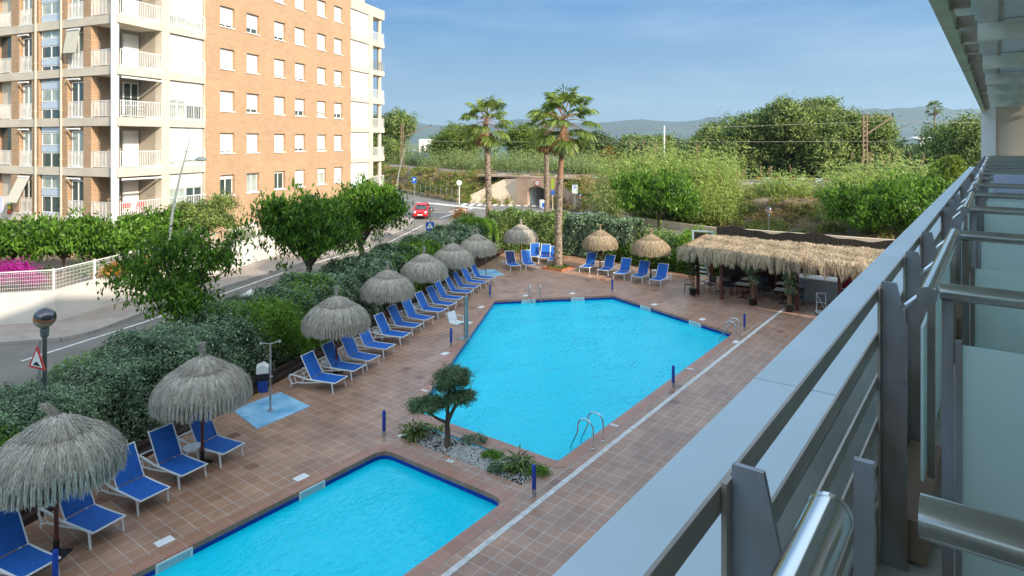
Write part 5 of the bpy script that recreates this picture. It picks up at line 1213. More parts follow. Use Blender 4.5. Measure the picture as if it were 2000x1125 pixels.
def ladder(lb, loc, rz, steps=True):
    t = thing('pool_ladder', lb, 'ladder', loc, rz, 'steel pool ladders')
    for s in (-.27, .27):
        mb = MB(); pts = [(.48, s, 0), (.48, s, .45)]+[(.24+.24*math.cos(q), s, .5+.24*math.sin(q)) for q in [PI*i/8 for i in range(9)]]+[(0, s, .35), (-.22, s, -.1), (-.24, s, -.9)]
        mb.tube(pts, .021, 10); mb.build('handrail', M['steel'], t, smooth=True)
        MB().tube([(.48, s, 0), (.48, s, .025)], .045, 14).build('flange', M['steel'], t)
    for z in (-.35, -.62): MB().box(-.26, -.19, -.25, .25, z-.015, z+.015).build('step', M['steel'], t)
pa, pb = AB(14.75, -8.97), AB(27.0, -8.97)
ladder('steel pool ladder at the near right corner of the main pool', AB(15.3, -9.05), math.atan2(-.6, .8))
ladder('steel pool ladder by the far right corner of the main pool', AB(27.1, -9.05), math.atan2(-.6, .8))
e1, e2 = AB(26.04, -20.65), AB(30.68, -16.3); ed = (e2-e1).normalized(); en = Vector((-ed.y, ed.x, 0))
ladder('steel pool ladder on the far edge of the main pool', e1+ed*2.15+en*.02, math.atan2(en.y, en.x))
def skimmer(lb, p, d, n):
    t = thing('skimmer_frame', lb, 'pool skimmer', p, math.atan2(d.y, d.x), 'white skimmer openings in the pool rim')
    mb = MB(); w, h = .36, .17
    for q in ((-w, w, -.002), ): pass
    s = -1 if (Vector((-d.y, d.x, 0))).dot(n) < 0 else 1
    def b(x0, x1, z0, z1): mb.box(x0, x1, min(s*.004, s*.03), max(s*.004, s*.03), z0, z1)
    b(-w, w, -.06, -.02); b(-w, w, -.26, -.21); b(-w, -w+.05, -.21, -.06); b(w-.05, w, -.21, -.06); mb.build('frame', M['white'], t)
    mb = MB(); mb.box(-w+.05, w-.05, min(s*.002, s*.012), max(s*.002, s*.012), -.21, -.06); mb.build('flap', M['capmetal'], t)
pu = Vector((.6, .8, 0)); pbn = Vector((.8, -.6, 0))
def onedge(px, py, q, d):                                   # nearest spot of an edge to a surveyed point
    g_ = G(px, py, -.1); return q+d*(g_-q).dot(d)+Vector((0, 0, -g_.z*0))
def sk(px, py, q, d, n, lb): p = onedge(px, py, q, d); p.z = 0; skimmer(lb, p, d, n)
sk(337, 1090, AB(0, -13.05), pu, pbn, 'white skimmer opening in the near pool, closer to the camera'); sk(604, 953, AB(0, -13.05), pu, pbn, 'white skimmer opening in the near pool, by the shower pad')
sk(1029, 584, e1, ed, -en, 'white skimmer opening on the far edge, left of the ladder'); sk(1124, 580, e1, ed, -en, 'white skimmer opening on the far edge, right of the ladder')
f1, f2 = AB(30.68, -16.3), AB(27.71, -8.97); fdv = (f2-f1).normalized(); fn = Vector((fdv.y, -fdv.x, 0))
fn = fn if fn.dot(AB(20, -12)-f1) > 0 else -fn
sk(1267, 600, f1, fdv, fn, 'white skimmer opening on the edge facing the bar, further from the ladder'); sk(1362, 631, f1, fdv, fn, 'white skimmer opening on the edge facing the bar, nearer the right ladder')
def lid(px, py, lb, s=.17):
    mb = MB(); mb.box(-s, s, -s*.7, s*.7, .001, .014); mb.tube([(0, 0, .014), (0, 0, .018)], .03, 10); o = mb.build('deck_lid', M['white'], bevel=.003); o.location = G(px, py); rot_obj(o)
    tag(o, lb, 'cover', 'white square covers set in the deck')
for px, py, lb in ((321, 1058, 'white deck cover by the near pool, nearest the camera'), (588, 933, 'white deck cover by the near pool, nearest the shower pad'), (1026, 578, 'white deck cover behind the far edge, left of the far ladder'),
                   (1118, 573, 'white deck cover behind the far edge, right of the far ladder'), (1278, 595, 'white deck cover behind the edge facing the bar, far one'), (1372, 624, 'white deck cover behind the edge facing the bar, near one'),
                   (940, 600, 'white deck cover left of the main pool, furthest away'), (916, 631, 'white deck cover just behind the pool lift'), (869, 691, 'white deck cover left of the main pool, nearest the topiary tree')): lid(px, py, lb)
def text(name, par, body, size, loc, rot, m, sc=1.0):
    cu = bpy.data.curves.new(name, 'FONT'); cu.body = body; cu.size = size; cu.align_x = 'CENTER'; cu.align_y = 'CENTER'
    o = bpy.data.objects.new(name, cu); COL.objects.link(o); me = bpy.data.meshes.new_from_object(o); bpy.data.objects.remove(o)
    me.materials.clear(); me.materials.append(m); o = bpy.data.objects.new(name, me); COL.objects.link(o); o.parent = par; o.location = loc; o.rotation_euler = rot; o.scale = (sc,)*3
    return o
def dmark(px, py, lb, txt):
    t = thing('depth_marking', lb, 'marking', G(px, py)+Vector((0, 0, .008)), math.atan2(-.6, .8) if px > 900 else RA-PI/2, 'small white depth tiles on the pool rim')
    MB().box(-.12, .12, -.06, .06, 0, .004).build('tile', M['white'], t)
    text('numerals', t, txt, .09, (0, 0, .0045), (0, 0, 0), M['black'])
for px, py, lb, tx in ((879, 901, 'white depth tile on the rim between the bed and the near pool', '0,70 m'), (1200, 831, 'white depth tile right of the near ladder', '1,40'), (1348, 721, 'white depth tile beyond the post on the right side', '1,40'), (829, 763, 'white depth tile at the left corner of the main pool', '1,40')): dmark(px, py, lb, tx)
o = MB().box(-.2, .2, -.1, .1, .001, .012).build('step_pad', M['white']); o.location = G(1437, 668); rot_obj(o); tag(o, 'white pad on the rim in front of the right ladder', 'pad')
for px, py, lb in ((881, 1014, 'round white inlet fitting on the floor of the near pool, right one'), (768, 940, 'round white inlet fitting on the floor of the near pool, left one')):
    o = MB().tube([(0, 0, 0), (0, 0, .02)], .13, 20).build('floor_inlet', M['white']); o.location = G(px, py, -1.28); tag(o, lb, 'pool inlet')
# pool lift
t = thing('pool_lift', 'steel pool lift with a white plastic seat on the left rim of the main pool', 'pool lift', G(909, 663), RA)
mb = MB(); mb.box(-.2, .2, -.12, .3, .006, .03); mb.build('base_plate', M['galv'], t)
mb = MB(); mb.bar((0, 0, .02), (0, 0, 1.75), .09, .09); mb.build('mast', M['galv'], t); MB().bar((.14, 0, .02), (.14, 0, .9), .06, .06).build('piston', M['galv'], t)
MB().tube([(0, 0, 1.75), (.07, 0, 1.8), (.14, 0, 1.75), (.14, 0, .9)], .025, 8).build('lift_tube', M['galv'], t, smooth=True)
mb = MB(); mb.bar((0, .04, .62), (0, .62, .62), .05, .05); mb.build('arm', M['galv'], t)
mb = MB(); mb.box(-.24, .24, .25, .68, .60, .64); mb.build('seat', M['plastic'], t, bevel=.012)
mb = MB(); mb.add([(-.24,.66,.64),(.24,.66,.64),(.24,.80,1.04),(-.24,.80,1.04),(-.24,.70,.62),(.24,.70,.62),(.24,.84,1.02),(-.24,.84,1.02)], [(0,1,2,3),(7,6,5,4),(4,5,1,0),(5,6,2,1),(6,7,3,2),(7,4,0,3)]); mb.build('backrest', M['plastic'], t, bevel=.01)
for s in (-.26, .26): MB().tube([(s, .7, .85), (s, .35, .85), (s, .32, .63)], .016, 6).build('armrest', M['plastic'], t)
# showers
def shower(px, py, lb, rz=0, head=True):
    t = thing('pool_shower', lb, 'shower', G(px, py), rz, 'outdoor showers')
    MB().tube([(0, 0, .012), (0, 0, 2.0), (0, 0, 2.05)], [.03, .03, .02], 10).build('pipe', M['darksteel'], t, smooth=True)
    MB().tube([(-.26, 0, 2.11), (-.12, 0, 2.06), (0, 0, 2.04), (.12, 0, 2.06), (.26, 0, 2.11)], .018, 8).build('shower_arm', M['galv'], t, smooth=True)
    for s in (-1, 1): MB().tube([(s*.26, 0, 2.12), (s*.27, 0, 2.07)], [.03, .05], 10).build('shower_head', M['galv'], t)
    MB().tube([(0, 0, 1.05), (.07, 0, 1.05)], .025, 8).build('tap', M['steel'], t); MB().tube([(0, 0, .01), (0, 0, .03)], .09, 14).build('flange', M['darksteel'], t)
shower(528, 803, 'outdoor shower on the near pale blue pad, left of the long lounger row', .4); shower(949, 541, 'outdoor shower on the rear pale blue pad at the end of the lounger row', .2)
def pad(pts, lb):
    ps = [G(x, y) for x, y in pts]; o = MB().flat([[(p.x, p.y) for p in ps]], .012); o.prism([(p.x, p.y) for p in ps], -.001, .011); tag(o.build('shower_pad', M['padblue']), lb, 'shower pad')
pad([(453, 801), (502, 838), (606, 794), (548, 766)], 'worn pale blue painted pad under the near shower'); pad([(913, 528), (930, 543), (986, 537), (964, 526)], 'pale blue pad under the rear shower')
# bin, hose, low garden lights
t = thing('litter_bin', 'blue and white litter bin with black bag beside the near shower', 'bin', G(513, 764), .3)
MB().box(-.16, .16, -.16, .16, 0, .42).build('body', M['blue'], t, bevel=.015); mb = MB(); mb.add([(-.19,-.19,.40),(.19,-.19,.40),(.19,.19,.40),(-.19,.19,.40),(-.20,-.20,.62),(.2,-.2,.62),(.2,.2,.62),(-.2,.2,.62)], [(3,2,1,0),(4,5,6,7),(0,1,5,4),(1,2,6,5),(2,3,7,6),(3,0,4,7)]); mb.build('bag', M['rubber'], t, bevel=.02)
mb = MB(); mb.plate([(-.19, .625), (.19, .625), (.19, .80), (.03, .92), (-.19, .85)], 1, 0, .38); l_ = mb.build('lid', M['white'], t, bevel=.012); mb = MB(); mb.plate([(.05, .70), (.196, .70), (.196, .79), (.07, .88)], 1, 0, .26); mb.build('opening', M['black'], l_)
mb = MB(); hp = [G(x, y, .03) for x, y in ((560, 688), (556, 712), (550, 728), (530, 742), (500, 760), (492, 768), (500, 772), (506, 766))]; hp[0].z = .5; hp[1].z = .2
pts = []
for i in range(len(hp)-1):
    p0, p1, p2, p3 = hp[max(i-1, 0)], hp[i], hp[i+1], hp[min(i+2, len(hp)-1)]
    for k in range(5):
        u_ = k/5; pts.append(.5*((2*p1)+(p2-p0)*u_+(2*p0-5*p1+4*p2-p3)*u_*u_+(3*p1-p0-3*p2+p3)*u_**3))
mb.tube(pts, .012, 6); tag(mb.build('garden_hose', M['yellow'], smooth=True), 'yellow garden hose lying on the deck behind the near shower', 'hose')
def bollard(px, py, lb, h=.85, m='galv'):
    t = thing('garden_light', lb, 'bollard', G(px, py), 0, 'pale round bollards along the hedges')
    MB().tube([(0, 0, 0), (0, 0, h-.12)], .045, 12).build('post', M[m], t, smooth=True); MB().tube([(0, 0, h-.12), (0, 0, h-.02), (0, 0, h)], [.047, .047, .03], 12).build('cap', M['plastic'], t, smooth=True)
for px, py, lb in ((487, 752, 'grey round bollard by the litter bin'), (213, 900, 'grey round bollard between the two nearest umbrellas, against the hedge'), (1114, 492, 'pale bollard right of the thick palm trunk'), (1219, 512, 'pale bollard between the golden umbrellas')): bollard(px, py, lb)
# square bed round the palm
t = thing('palm_planter', 'small square raised bed with grass around the foot of the orange trunked palm', 'planter', (2.98, 41.6, 0), RA)
mb = MB()
for x0, x1, y0, y1 in ((-.75, .75, -.75, -.67), (-.75, .75, .67, .75), (-.75, -.67, -.67, .67), (.67, .75, -.67, .67)): mb.box(x0, x1, y0, y1, 0, .14)
mb.build('edging', M['terrac'], t); MB().box(-.67, .67, -.67, .67, .002, .08).build('soil', M['soil'], t)
leafage('grass', M['l_weedg'], [(0, 0, .12, .6, .6, .08)], 90, 14, .16, t, 9, spread=.1, hang=-.6, ar=.2)

# ---------------------------------------------------------------- the thatched bar
BX0, BX1, BY0, BY1 = 32.5, 36.4, -13.3, -.5           # a range, b range
bar_ = thing('thatched_bar', 'open sided bar terrace with a long flat straw thatched roof on red brown posts', 'bar', AB(0, 0), RA)
mb = MB(); mb.plate([(BX0+.1, 2.42), (BX1, 2.72), (BX1, 2.80), (BX0+.1, 2.50)], 1, -(BY0+BY1)/2, BY1-BY0-.1); mb.build('roof_deck', M['strawcore'], bar_)
r = np.random.RandomState(200); n = 85000
a = BX0+(BX1-BX0)*r.rand(n); b = BY0+(BY1-BY0)*r.rand(n); z = 2.52+.3*(a-BX0)/(BX1-BX0)+.018*np.sin(a*5+b*2)+.015*np.sin(b*7)+.03*r.normal(size=n)
o = np.stack([-np.ones(n), r.normal(size=n)*.5, -.16+r.normal(size=n)*.12], 1)
cell = np.sin(a*3+np.sin(b*2))*.5+np.sin(b*5.3+a)*.5
quads('roof_thatch', np.stack([a, -b, z], 1), o, np.stack([r.normal(size=n)*.4, r.normal(size=n)*.4, np.ones(n)], 1),   .22*(.5+r.rand(n)), .017, np.clip(.45+.15*cell+.25*r.normal(size=n), 0, 1), M['thatch_sunlit'], bar_, 'strand')
C = []; O = []; Nn = []; T = []; Ln = []
def fringe(p, q, cnt, out, depth=.62):
    for i in range(cnt):
        f = (i+r.uniform(-.4, .4))/cnt; base = np.array(p)+(np.array(q)-np.array(p))*f; tt = r.normal()*.22+.5; dp = depth*r.uniform(.8, 1.2); sk_ = r.normal()*.10
        k = 52; u_ = r.rand(k); bu = .22*np.sin(np.clip(u_*1.4, 0, 1)*PI*.5); wv = (1-.55*u_)*.075
        al = (np.array(q)-np.array(p)); al = al/np.linalg.norm(al); off = r.normal(size=k)*wv
        c = base[None]+np.outer(bu+r.normal(size=k)*.03, out)+np.outer(off+sk_*u_, al); c[:, 2] -= u_*dp-.06
        dd = np.outer(.45*(1-u_), out)+np.outer(sk_+r.normal(size=k)*.12, al); dd[:, 2] -= .4+1.2*u_
        C.append(c); O.append(dd); Nn.append(np.tile(np.array(out)+[0, 0, .3], (k, 1))+r.normal(size=(k, 3))*.4); T.append(np.clip(tt+.2*r.normal(size=k), 0, 1)); Ln.append(.20*(.7+.7*r.rand(k)))
fringe((BX0+.02, -BY0, 2.56), (BX0+.02, -BY1, 2.56), 175, (-1, 0, 0)); fringe((BX0+.1, -BY0-.02, 2.56), (BX1, -BY0-.02, 2.8), 62, (0, 1, 0), .5)
fringe((BX0+.25, -BY0, 2.60), (BX0+.25, -BY1, 2.60), 120, (-1, 0, 0), .3)
quads('thatch_fringe', np.concatenate(C), np.concatenate(O), np.concatenate(Nn), np.concatenate(Ln), .020, np.concatenate(T), M['thatch_sunlit'], bar_, 'strand')
pp = [(33.6, -12.75), (33.3, -11.4), (33.25, -9.65), (33.3, -7.7), (33.6, -5.9), (33.5, -3.5)]
for a, b in pp: MB().box(a-.07, a+.07, -b-.07, -b+.07, 0, 2.46).build('post', M['wood'], bar_)
for b in (-12.9, -9.4, -5.9, -2.0): MB().box(36.0, 36.14, -b-.07, -b+.07, 0, 2.68).build('post', M['wood'], bar_)
mb = MB(); mb.box(33.25, 33.35, -BY1, -BY0-.2, 2.30, 2.42); mb.build('beam', M['wood'], bar_)
t = thing('bar_counter', 'grey bar counter block under the right part of the thatched roof', 'counter', AB(36.0, -6.9), RA); MB().box(-.5, .5, -1.3, 1.3, 0, 1.15).build('body', M['galv'], t); MB().box(-.56, .56, -1.36, 1.36, 1.15, 1.2).build('top', M['white'], t)
t = thing('dark_backdrop', 'added tall dark cabinet behind the tables of the thatched bar', 'backdrop', AB(37.0, -10), RA); MB().box(-.3, .3, -2.6, 2.6, 0, 1.9).build('body', M['timber'], t)  # backdrop added to keep the space behind the tables dark
for k in range(5): MB().box(-.32, -.301, -2.5+k*1.02, -1.55+k*1.02, .1, 1.8).build('backdrop_board', M['timber'], t)
def bistro(a, b, lb):
    t = thing('bistro_table', lb, 'table', AB(a, b), RA+.05, 'tan topped tables of the bar')
    MB().box(-.36, .36, -.36, .36, .71, .74).build('table_top', M['tan'], t, bevel=.005); mb = MB(); mb.tube([(0, 0, .03), (0, 0, .71)], .03, 8)
    for k in range(4): mb.bar((0, 0, .03), (.3*math.cos(k*PI/2+.78), .3*math.sin(k*PI/2+.78), .02), .04, .03)
    mb.build('base', M['black'], t)
tb_ = [(35.0, -12.0, 'tan table of the bar, beside the white steps'), (34.3, -10.6, 'tan table of the bar in the front row, first right of the red brown post'), (35.7, -10.7, 'tan table of the bar in the rear row, first from the left'),
       (34.2, -8.6, 'tan table of the bar in the front row, between the two climbing plants'), (35.7, -8.9, 'tan table of the bar in the rear row, behind the climbing plants')]
for x in tb_: bistro(*x)
ch = simple_chair('bar_chair', 'x', M['black'], 'black chairs of the bar'); cf = [ch]
for a, b, rz, lb in ((33.75, -13.35, .4, 'black bar chair standing left of the first climbing plant'), (34.4, -12.4, 1.2, 'black bar chair in front of the white steps'), (34.8, -11.4, 2.6, 'black bar chair between the steps and the second post'),
                     (34.2, -11.35, -1.5, 'black bar chair left of the front table by the second post'), (34.35, -9.95, 1.6, 'black bar chair right of the front table by the second post'), (35.5, -11.4, -1.5, 'black bar chair left of the rear table'),
                     (35.7, -10.0, 1.6, 'black bar chair right of the rear table'), (34.1, -9.3, -1.6, 'black bar chair left of the table between the climbing plants'), (34.3, -7.9, 1.6, 'black bar chair behind the third climbing plant'), (35.8, -8.1, 1.6, 'black bar chair near the grey counter')):
    again(ch, cf, AB(a, b), RA+rz, lb)
def climber(a, b, lb, seed, m):
    t = thing('potted_climber', lb, 'potted plant', AB(a, b), RA, 'climbing plants in pots at the bar posts')
    MB().lathe([(.15, 0), (.20, .32), (.21, .34), (.19, .34)], 16).build('pot', M['black'], t, smooth=True)
    mb = MB(); rr = random.Random(seed)
    for k in range(7): mb.tube([(rr.uniform(-.1, .1), rr.uniform(-.1, .1), .3), (rr.uniform(-.14, .14), rr.uniform(-.14, .14), 1.1), (rr.uniform(-.1, .1), rr.uniform(-.1, .1), 2.1)], .02, 5)
    mb.build('stem', M['palmbare'], t)
    leafage('leaves', m, [(0, 0, 1.1, .22, .22, .75), (0, 0, 1.75, .26, .26, .45)], 85, 9, .14, t, seed, spread=.12, hang=.5, ar=.5)
climber(33.35, -12.95, 'bushy dark climbing plant in a black pot at the left end of the bar', 210, M['l_dark']); climber(33.1, -9.75, 'climbing plant with grey green leaves in a black pot at the middle post', 211, M['l_hedge']); climber(32.85, -7.95, 'climbing plant in a black pot at the end of the white deck strip', 212, M['l_hedge'])
t = thing('white_steps', 'white painted open steps seen under the left end of the thatched roof', 'steps', AB(35.4, -12.9), RA+PI*.9)
for s in (-.42, .42): MB().bar((0, s, .02), (.9, s, 1.9), .06, .14).build('stringer', M['white'], t)
for k in range(7): MB().box(.1+k*.12-.02, .1+k*.12+.18, -.39, .39, .22+k*.25, .26+k*.25).build('step', M['white'], t)
t = thing('gate_frame', 'blue and white metal gate frame with mesh beside the reed screen', 'gate', AB(39.0, -14.5), RA-PI/2+.1)
for x in (-.6, .6): MB().bar((x, 0, 0), (x, 0, 2.6), .12, .12).build('post', M['capmetal'], t)
MB().bar((-.66, 0, 2.63), (.66, 0, 2.63), .1, .06).build('top_bar', M['capmetal'], t); MB().box(-.54, .54, -.015, .015, .1, 2.55).build('mesh_panel', M['netting'], t)
for k in range(5): MB().box(.68, 1.1, -.03, .03, .5+k*.45, .62+k*.45).build('slat', M['white'], t)
t = thing('closed_parasol', 'folded wine red parasol beside the last post of the bar', 'parasol', AB(34.4, -5.7), 0)
MB().tube([(0, 0, 0), (0, 0, 2.2)], .025, 8).build('pole', M['white'], t); MB().lathe([(.05, 2.15), (.16, 1.9), (.26, 1.2), (.30, .75), (.22, .7)], 10, jit=.15, seed=3).build('canopy', M['redcloth'], t, smooth=True)
mb = MB(); mb.tube([(.27*math.cos(2*PI*i/12), .27*math.sin(2*PI*i/12), 1.15) for i in range(13)], .03, 5); mb.build('strap', M['white'], t)
t = thing('blue_crate', 'bright blue box on the floor by the folded red parasol', 'box', AB(34.2, -5.35), RA); MB().box(-.3, .3, -.3, .3, 0, .6).build('body', M['padblue'], t, bevel=.02); MB().box(-.32, .32, -.32, .32, .6, .65).build('lid', M['signblue'], t)
t = thing('folding_trolley', 'pale steel folding trolley standing on the deck at the end of the bar', 'trolley', G(1604, 612), RA+.3)
mb = MB()
for s in (-.2, .2): mb.tube([(.0, s, .06), (.06, s, .95)], .018, 8)
mb.tube([(.06, -.2, .95), (.06, .2, .95)], .018, 8); mb.tube([(.0, -.2, .1), (.05, .2, .9)], .013, 6); mb.tube([(.02, -.2, .5), (.02, .2, .5)], .013, 6); mb.build('frame', M['plastic'], t, smooth=True)
MB().box(-.28, .25, -.26, .26, .05, .085).build('base', M['plastic'], t)
for s in (-.25, .25): MB().tube([(-.2, s-.02, .05), (-.2, s+.02, .05)], .05, 12).build('wheel', M['rubber'], t)
# ---------------------------------------------------------------- lamps and signs
def globe(label, loc, r=.24, h=3.65):
    t = thing('globe_lamp', label, 'street lamp', loc, 0, 'globe lamps on grey posts')
    MB().tube([(0, 0, -.0), (0, 0, h-r-.25), (0, 0, h-r-.2), (0, 0, h-r)], [.055, .05, .09, .10], 12).build('post', M['lampgrey'], t, smooth=True)
    mb = MB(); n, k = 28, 20; c = Vector((0, 0, h)); tl = Vector((.25, -.1, 1)).normalized(); vs = []; q = Vector((0, 0, 1)).rotation_difference(tl)
    for i in range(k+1):
        th = PI*i/k
        for j in range(n): vs.append(c+q@Vector((r*math.sin(th)*math.cos(2*PI*j/n), r*math.sin(th)*math.sin(2*PI*j/n), r*math.cos(th))))
    for i in range(k):
        mb.mi = 0 if i < 9 else (1 if i < 11 else 2)
        for j in range(n): a, b = i*n+j, i*n+(j+1) % n; mb.f.append([a, a+n, b+n, b]); mb.m.append(mb.mi)
    mb.v = vs; mb.build('globe', [M['globetop'], M['globeband'], M['globelow']], t, smooth=True)
M['globetop'] = mat('dark mirrored cap', (.12, .12, .13), .18, .9, var=.1); M['globeband'] = mat('copper band', (.60, .25, .12), .3, .8, var=.1); M['globelow'] = mat('smoked globe glass', (.42, .37, .30), .15, var=.1)
globe('large globe lamp with mirrored cap on the left, above the speed hump sign', (-11.7, 16.15, .1), .25, 3.68)
globe('globe lamp beside the red car above the pedestrian crossing sign', (-5.6, 44.5, .1), .22, 3.35); globe('globe lamp in front of the slope right of the thick palm trunk', (5.75, 55, .1), .25, 3.4); globe('globe lamp standing against the slope behind the thatched roof', (17.9, 45, .1), .24, 3.3)
def curved_lamp(label, loc, rz):
    t = thing('curved_street_lamp', label, 'street lamp', loc, rz, 'tall bent street lamps with a side arm'); pts = [(0, 0, 0), (.02, 0, 1.5), (.1, 0, 3.0), (.32, 0, 4.6), (.68, 0, 6.2), (1.25, 0, 8.2)]
    MB().tube(pts, [.10, .09, .08, .065, .05, .02], 12).build('post', M['galv'], t, smooth=True)
    MB().tube([(.88, 0, 7.05), (1.65, 0, 7.12)], .025, 8).build('arm', M['galv'], t)
    mb = MB(); mb.lathe([(.02, .17), (.16, .14), (.27, .05), (.29, 0), (.24, -.04), (.05, -.06)], 18, (1.85, 0, 7.12)); mb.build('lamp_head', M['lampgrey'], t, smooth=True)
curved_lamp('tall bent street lamp in front of the cream corner of the apartment block', (-17.95, 33.6, .12), -.1); curved_lamp('tall bent street lamp farther off, right of the apartment block', (-11.6, 64, .12), -.1)
def pole(par, h, r=.03, m='galv'): return MB().tube([(0, 0, 0), (0, 0, h)], r, 8).build('post', M[m], par)
# speed hump warning sign
t = thing('speed_hump_sign', 'red bordered triangular speed hump warning sign below the large globe lamp', 'sign', (-11.65, 15.9, .1), -.4); pole(t, 3.2)
def tri(s, z, y): return [(-s, y, z-s*.577), (s, y, z-s*.577), (0, y, z+s*1.155)]
mb = MB(); mb.mi = 0; a, b = tri(.32, 2.7, -.04), tri(.32, 2.7, -.06); mb.add(a+b, [(0,1,2),(5,4,3),(0,3,4,1),(1,4,5,2),(2,5,3,0)][0:5]); mb.mi = 1; mb.add(tri(.235, 2.7, -.064), [(0, 1, 2)]); mb.build('plate', [M['signred'], M['white']], t)
MB().add([(-.13, -.068, 2.59), (.13, -.068, 2.59), (.13, -.068, 2.62), (.08, -.068, 2.63), (.05, -.068, 2.68), (-.05, -.068, 2.68), (-.08, -.068, 2.63), (-.13, -.068, 2.62)], [tuple(range(8))]).build('symbol', M['black'], t)
# crossing sign
t = thing('crossing_sign', 'blue square pedestrian crossing sign at the end of the long hedge', 'sign', (-5.45, 42.9, .1), .05); pole(t, 2.8)
MB().box(-.27, .27, -.06, -.04, 2.14, 2.74).build('plate', M['signblue'], t); MB().add(tri(.215, 2.45, -.064), [(0, 1, 2)]).build('triangle', M['white'], t)
mb = MB(); mb.add([(-.02, -.068, 2.53), (.02, -.068, 2.53), (.02, -.068, 2.57), (-.02, -.068, 2.57)], [(0,1,2,3)]); mb.add([(-.03, -.068, 2.43), (.03, -.068, 2.43), (.02, -.068, 2.52), (-.02, -.068, 2.52)], [(0,1,2,3)])
mb.add([(-.08, -.068, 2.34), (-.05, -.068, 2.34), (.0, -.068, 2.43), (-.03, -.068, 2.43)], [(0,1,2,3)]); mb.add([(.06, -.068, 2.34), (.09, -.068, 2.34), (.03, -.068, 2.43), (.0, -.068, 2.43)], [(0,1,2,3)]); mb.build('walking_figure', M['black'], t)
# no left turn
t = thing('no_left_turn_sign', 'round red ringed no left turn sign rising from the flowering bush', 'sign', (-3.95, 52.9, .1), 0); pole(t, 2.5)
_, x, f, c = disc_sign(t, 'plate', (0, -.04, 2.35), .30, (0, -1, 0), [M['signred'], M['white']], .22)
mb = MB(); 
for p, q in (((.07, -.13), (.07, .04)), ((.07, .04), (-.08, .06)), ((-.13, .06), (-.06, .12)), ((-.13, .06), (-.06, 0))): mb.bar((p[0], -.068, 2.35+p[1]), (q[0], -.068, 2.35+q[1]), .045, .004, (0, 1, 0))
mb.build('symbol', M['black'], t)
mb = MB(); mb.bar((-.16, -.072, 2.51), (.16, -.072, 2.19), .04, .004, (0, 1, 0)); mb.build('stripe', M['signred'], t)
t = thing('round_sign', 'round pale sign seen from behind on a white pole at the street corner', 'sign', (-6.8, 83.2, .1), 0); pole(t, 2.6, .05, 'white'); disc_sign(t, 'plate', (0, -.06, 2.75), .38, (0, -1, 0), [M['galv'], M['white']], .14)
def psign(name, label, loc, w, h, z, rz=0, extra=False):
    t = thing(name, label, 'sign', loc, rz); pole(t, z+h/2, .045); MB().box(-w/2, w/2, -.08, -.05, z-h/2, z+h/2).build('plate', M['capmetal' if extra else 'signblue'], t)
    text('letter', t, 'P', h*.85, (0, -.085, z+(.15*h if extra else 0)), (PI/2, 0, 0), M['signblue' if extra else 'white'], .8)
    return t
psign('parking_sign', 'small blue parking sign right of the bent far street lamp', (-14.4, 95, 0), .7, .95, 2.5); psign('parking_sign', 'pale blue parking sign beside the globe lamp in front of the slope', (7.3, 75, .1), .65, 1.0, 2.55, 0, True)
t = thing('direction_sign', 'narrow yellow green sign on a pole between the two close palm trunks', 'sign', (4.85, 77, .1), 0); pole(t, 3.7, .06, 'sandl'); MB().box(-.2, .2, -.1, -.05, 2.4, 3.7).build('plate', M['lime'], t); MB().box(-.2, .2, -.13, -.101, 1.75, 2.25).build('panel', M['signblue'], t)
t = thing('recycling_box', 'small white and blue container beside the tunnel mouth', 'container', (3.9, 79.2, 0), .2); MB().box(-.5, .5, -.4, .4, 0, 1.0).build('body', M['white'], t, bevel=.04); MB().box(-.35, .35, -.43, -.405, .15, .7).build('front_panel', M['signblue'], t)
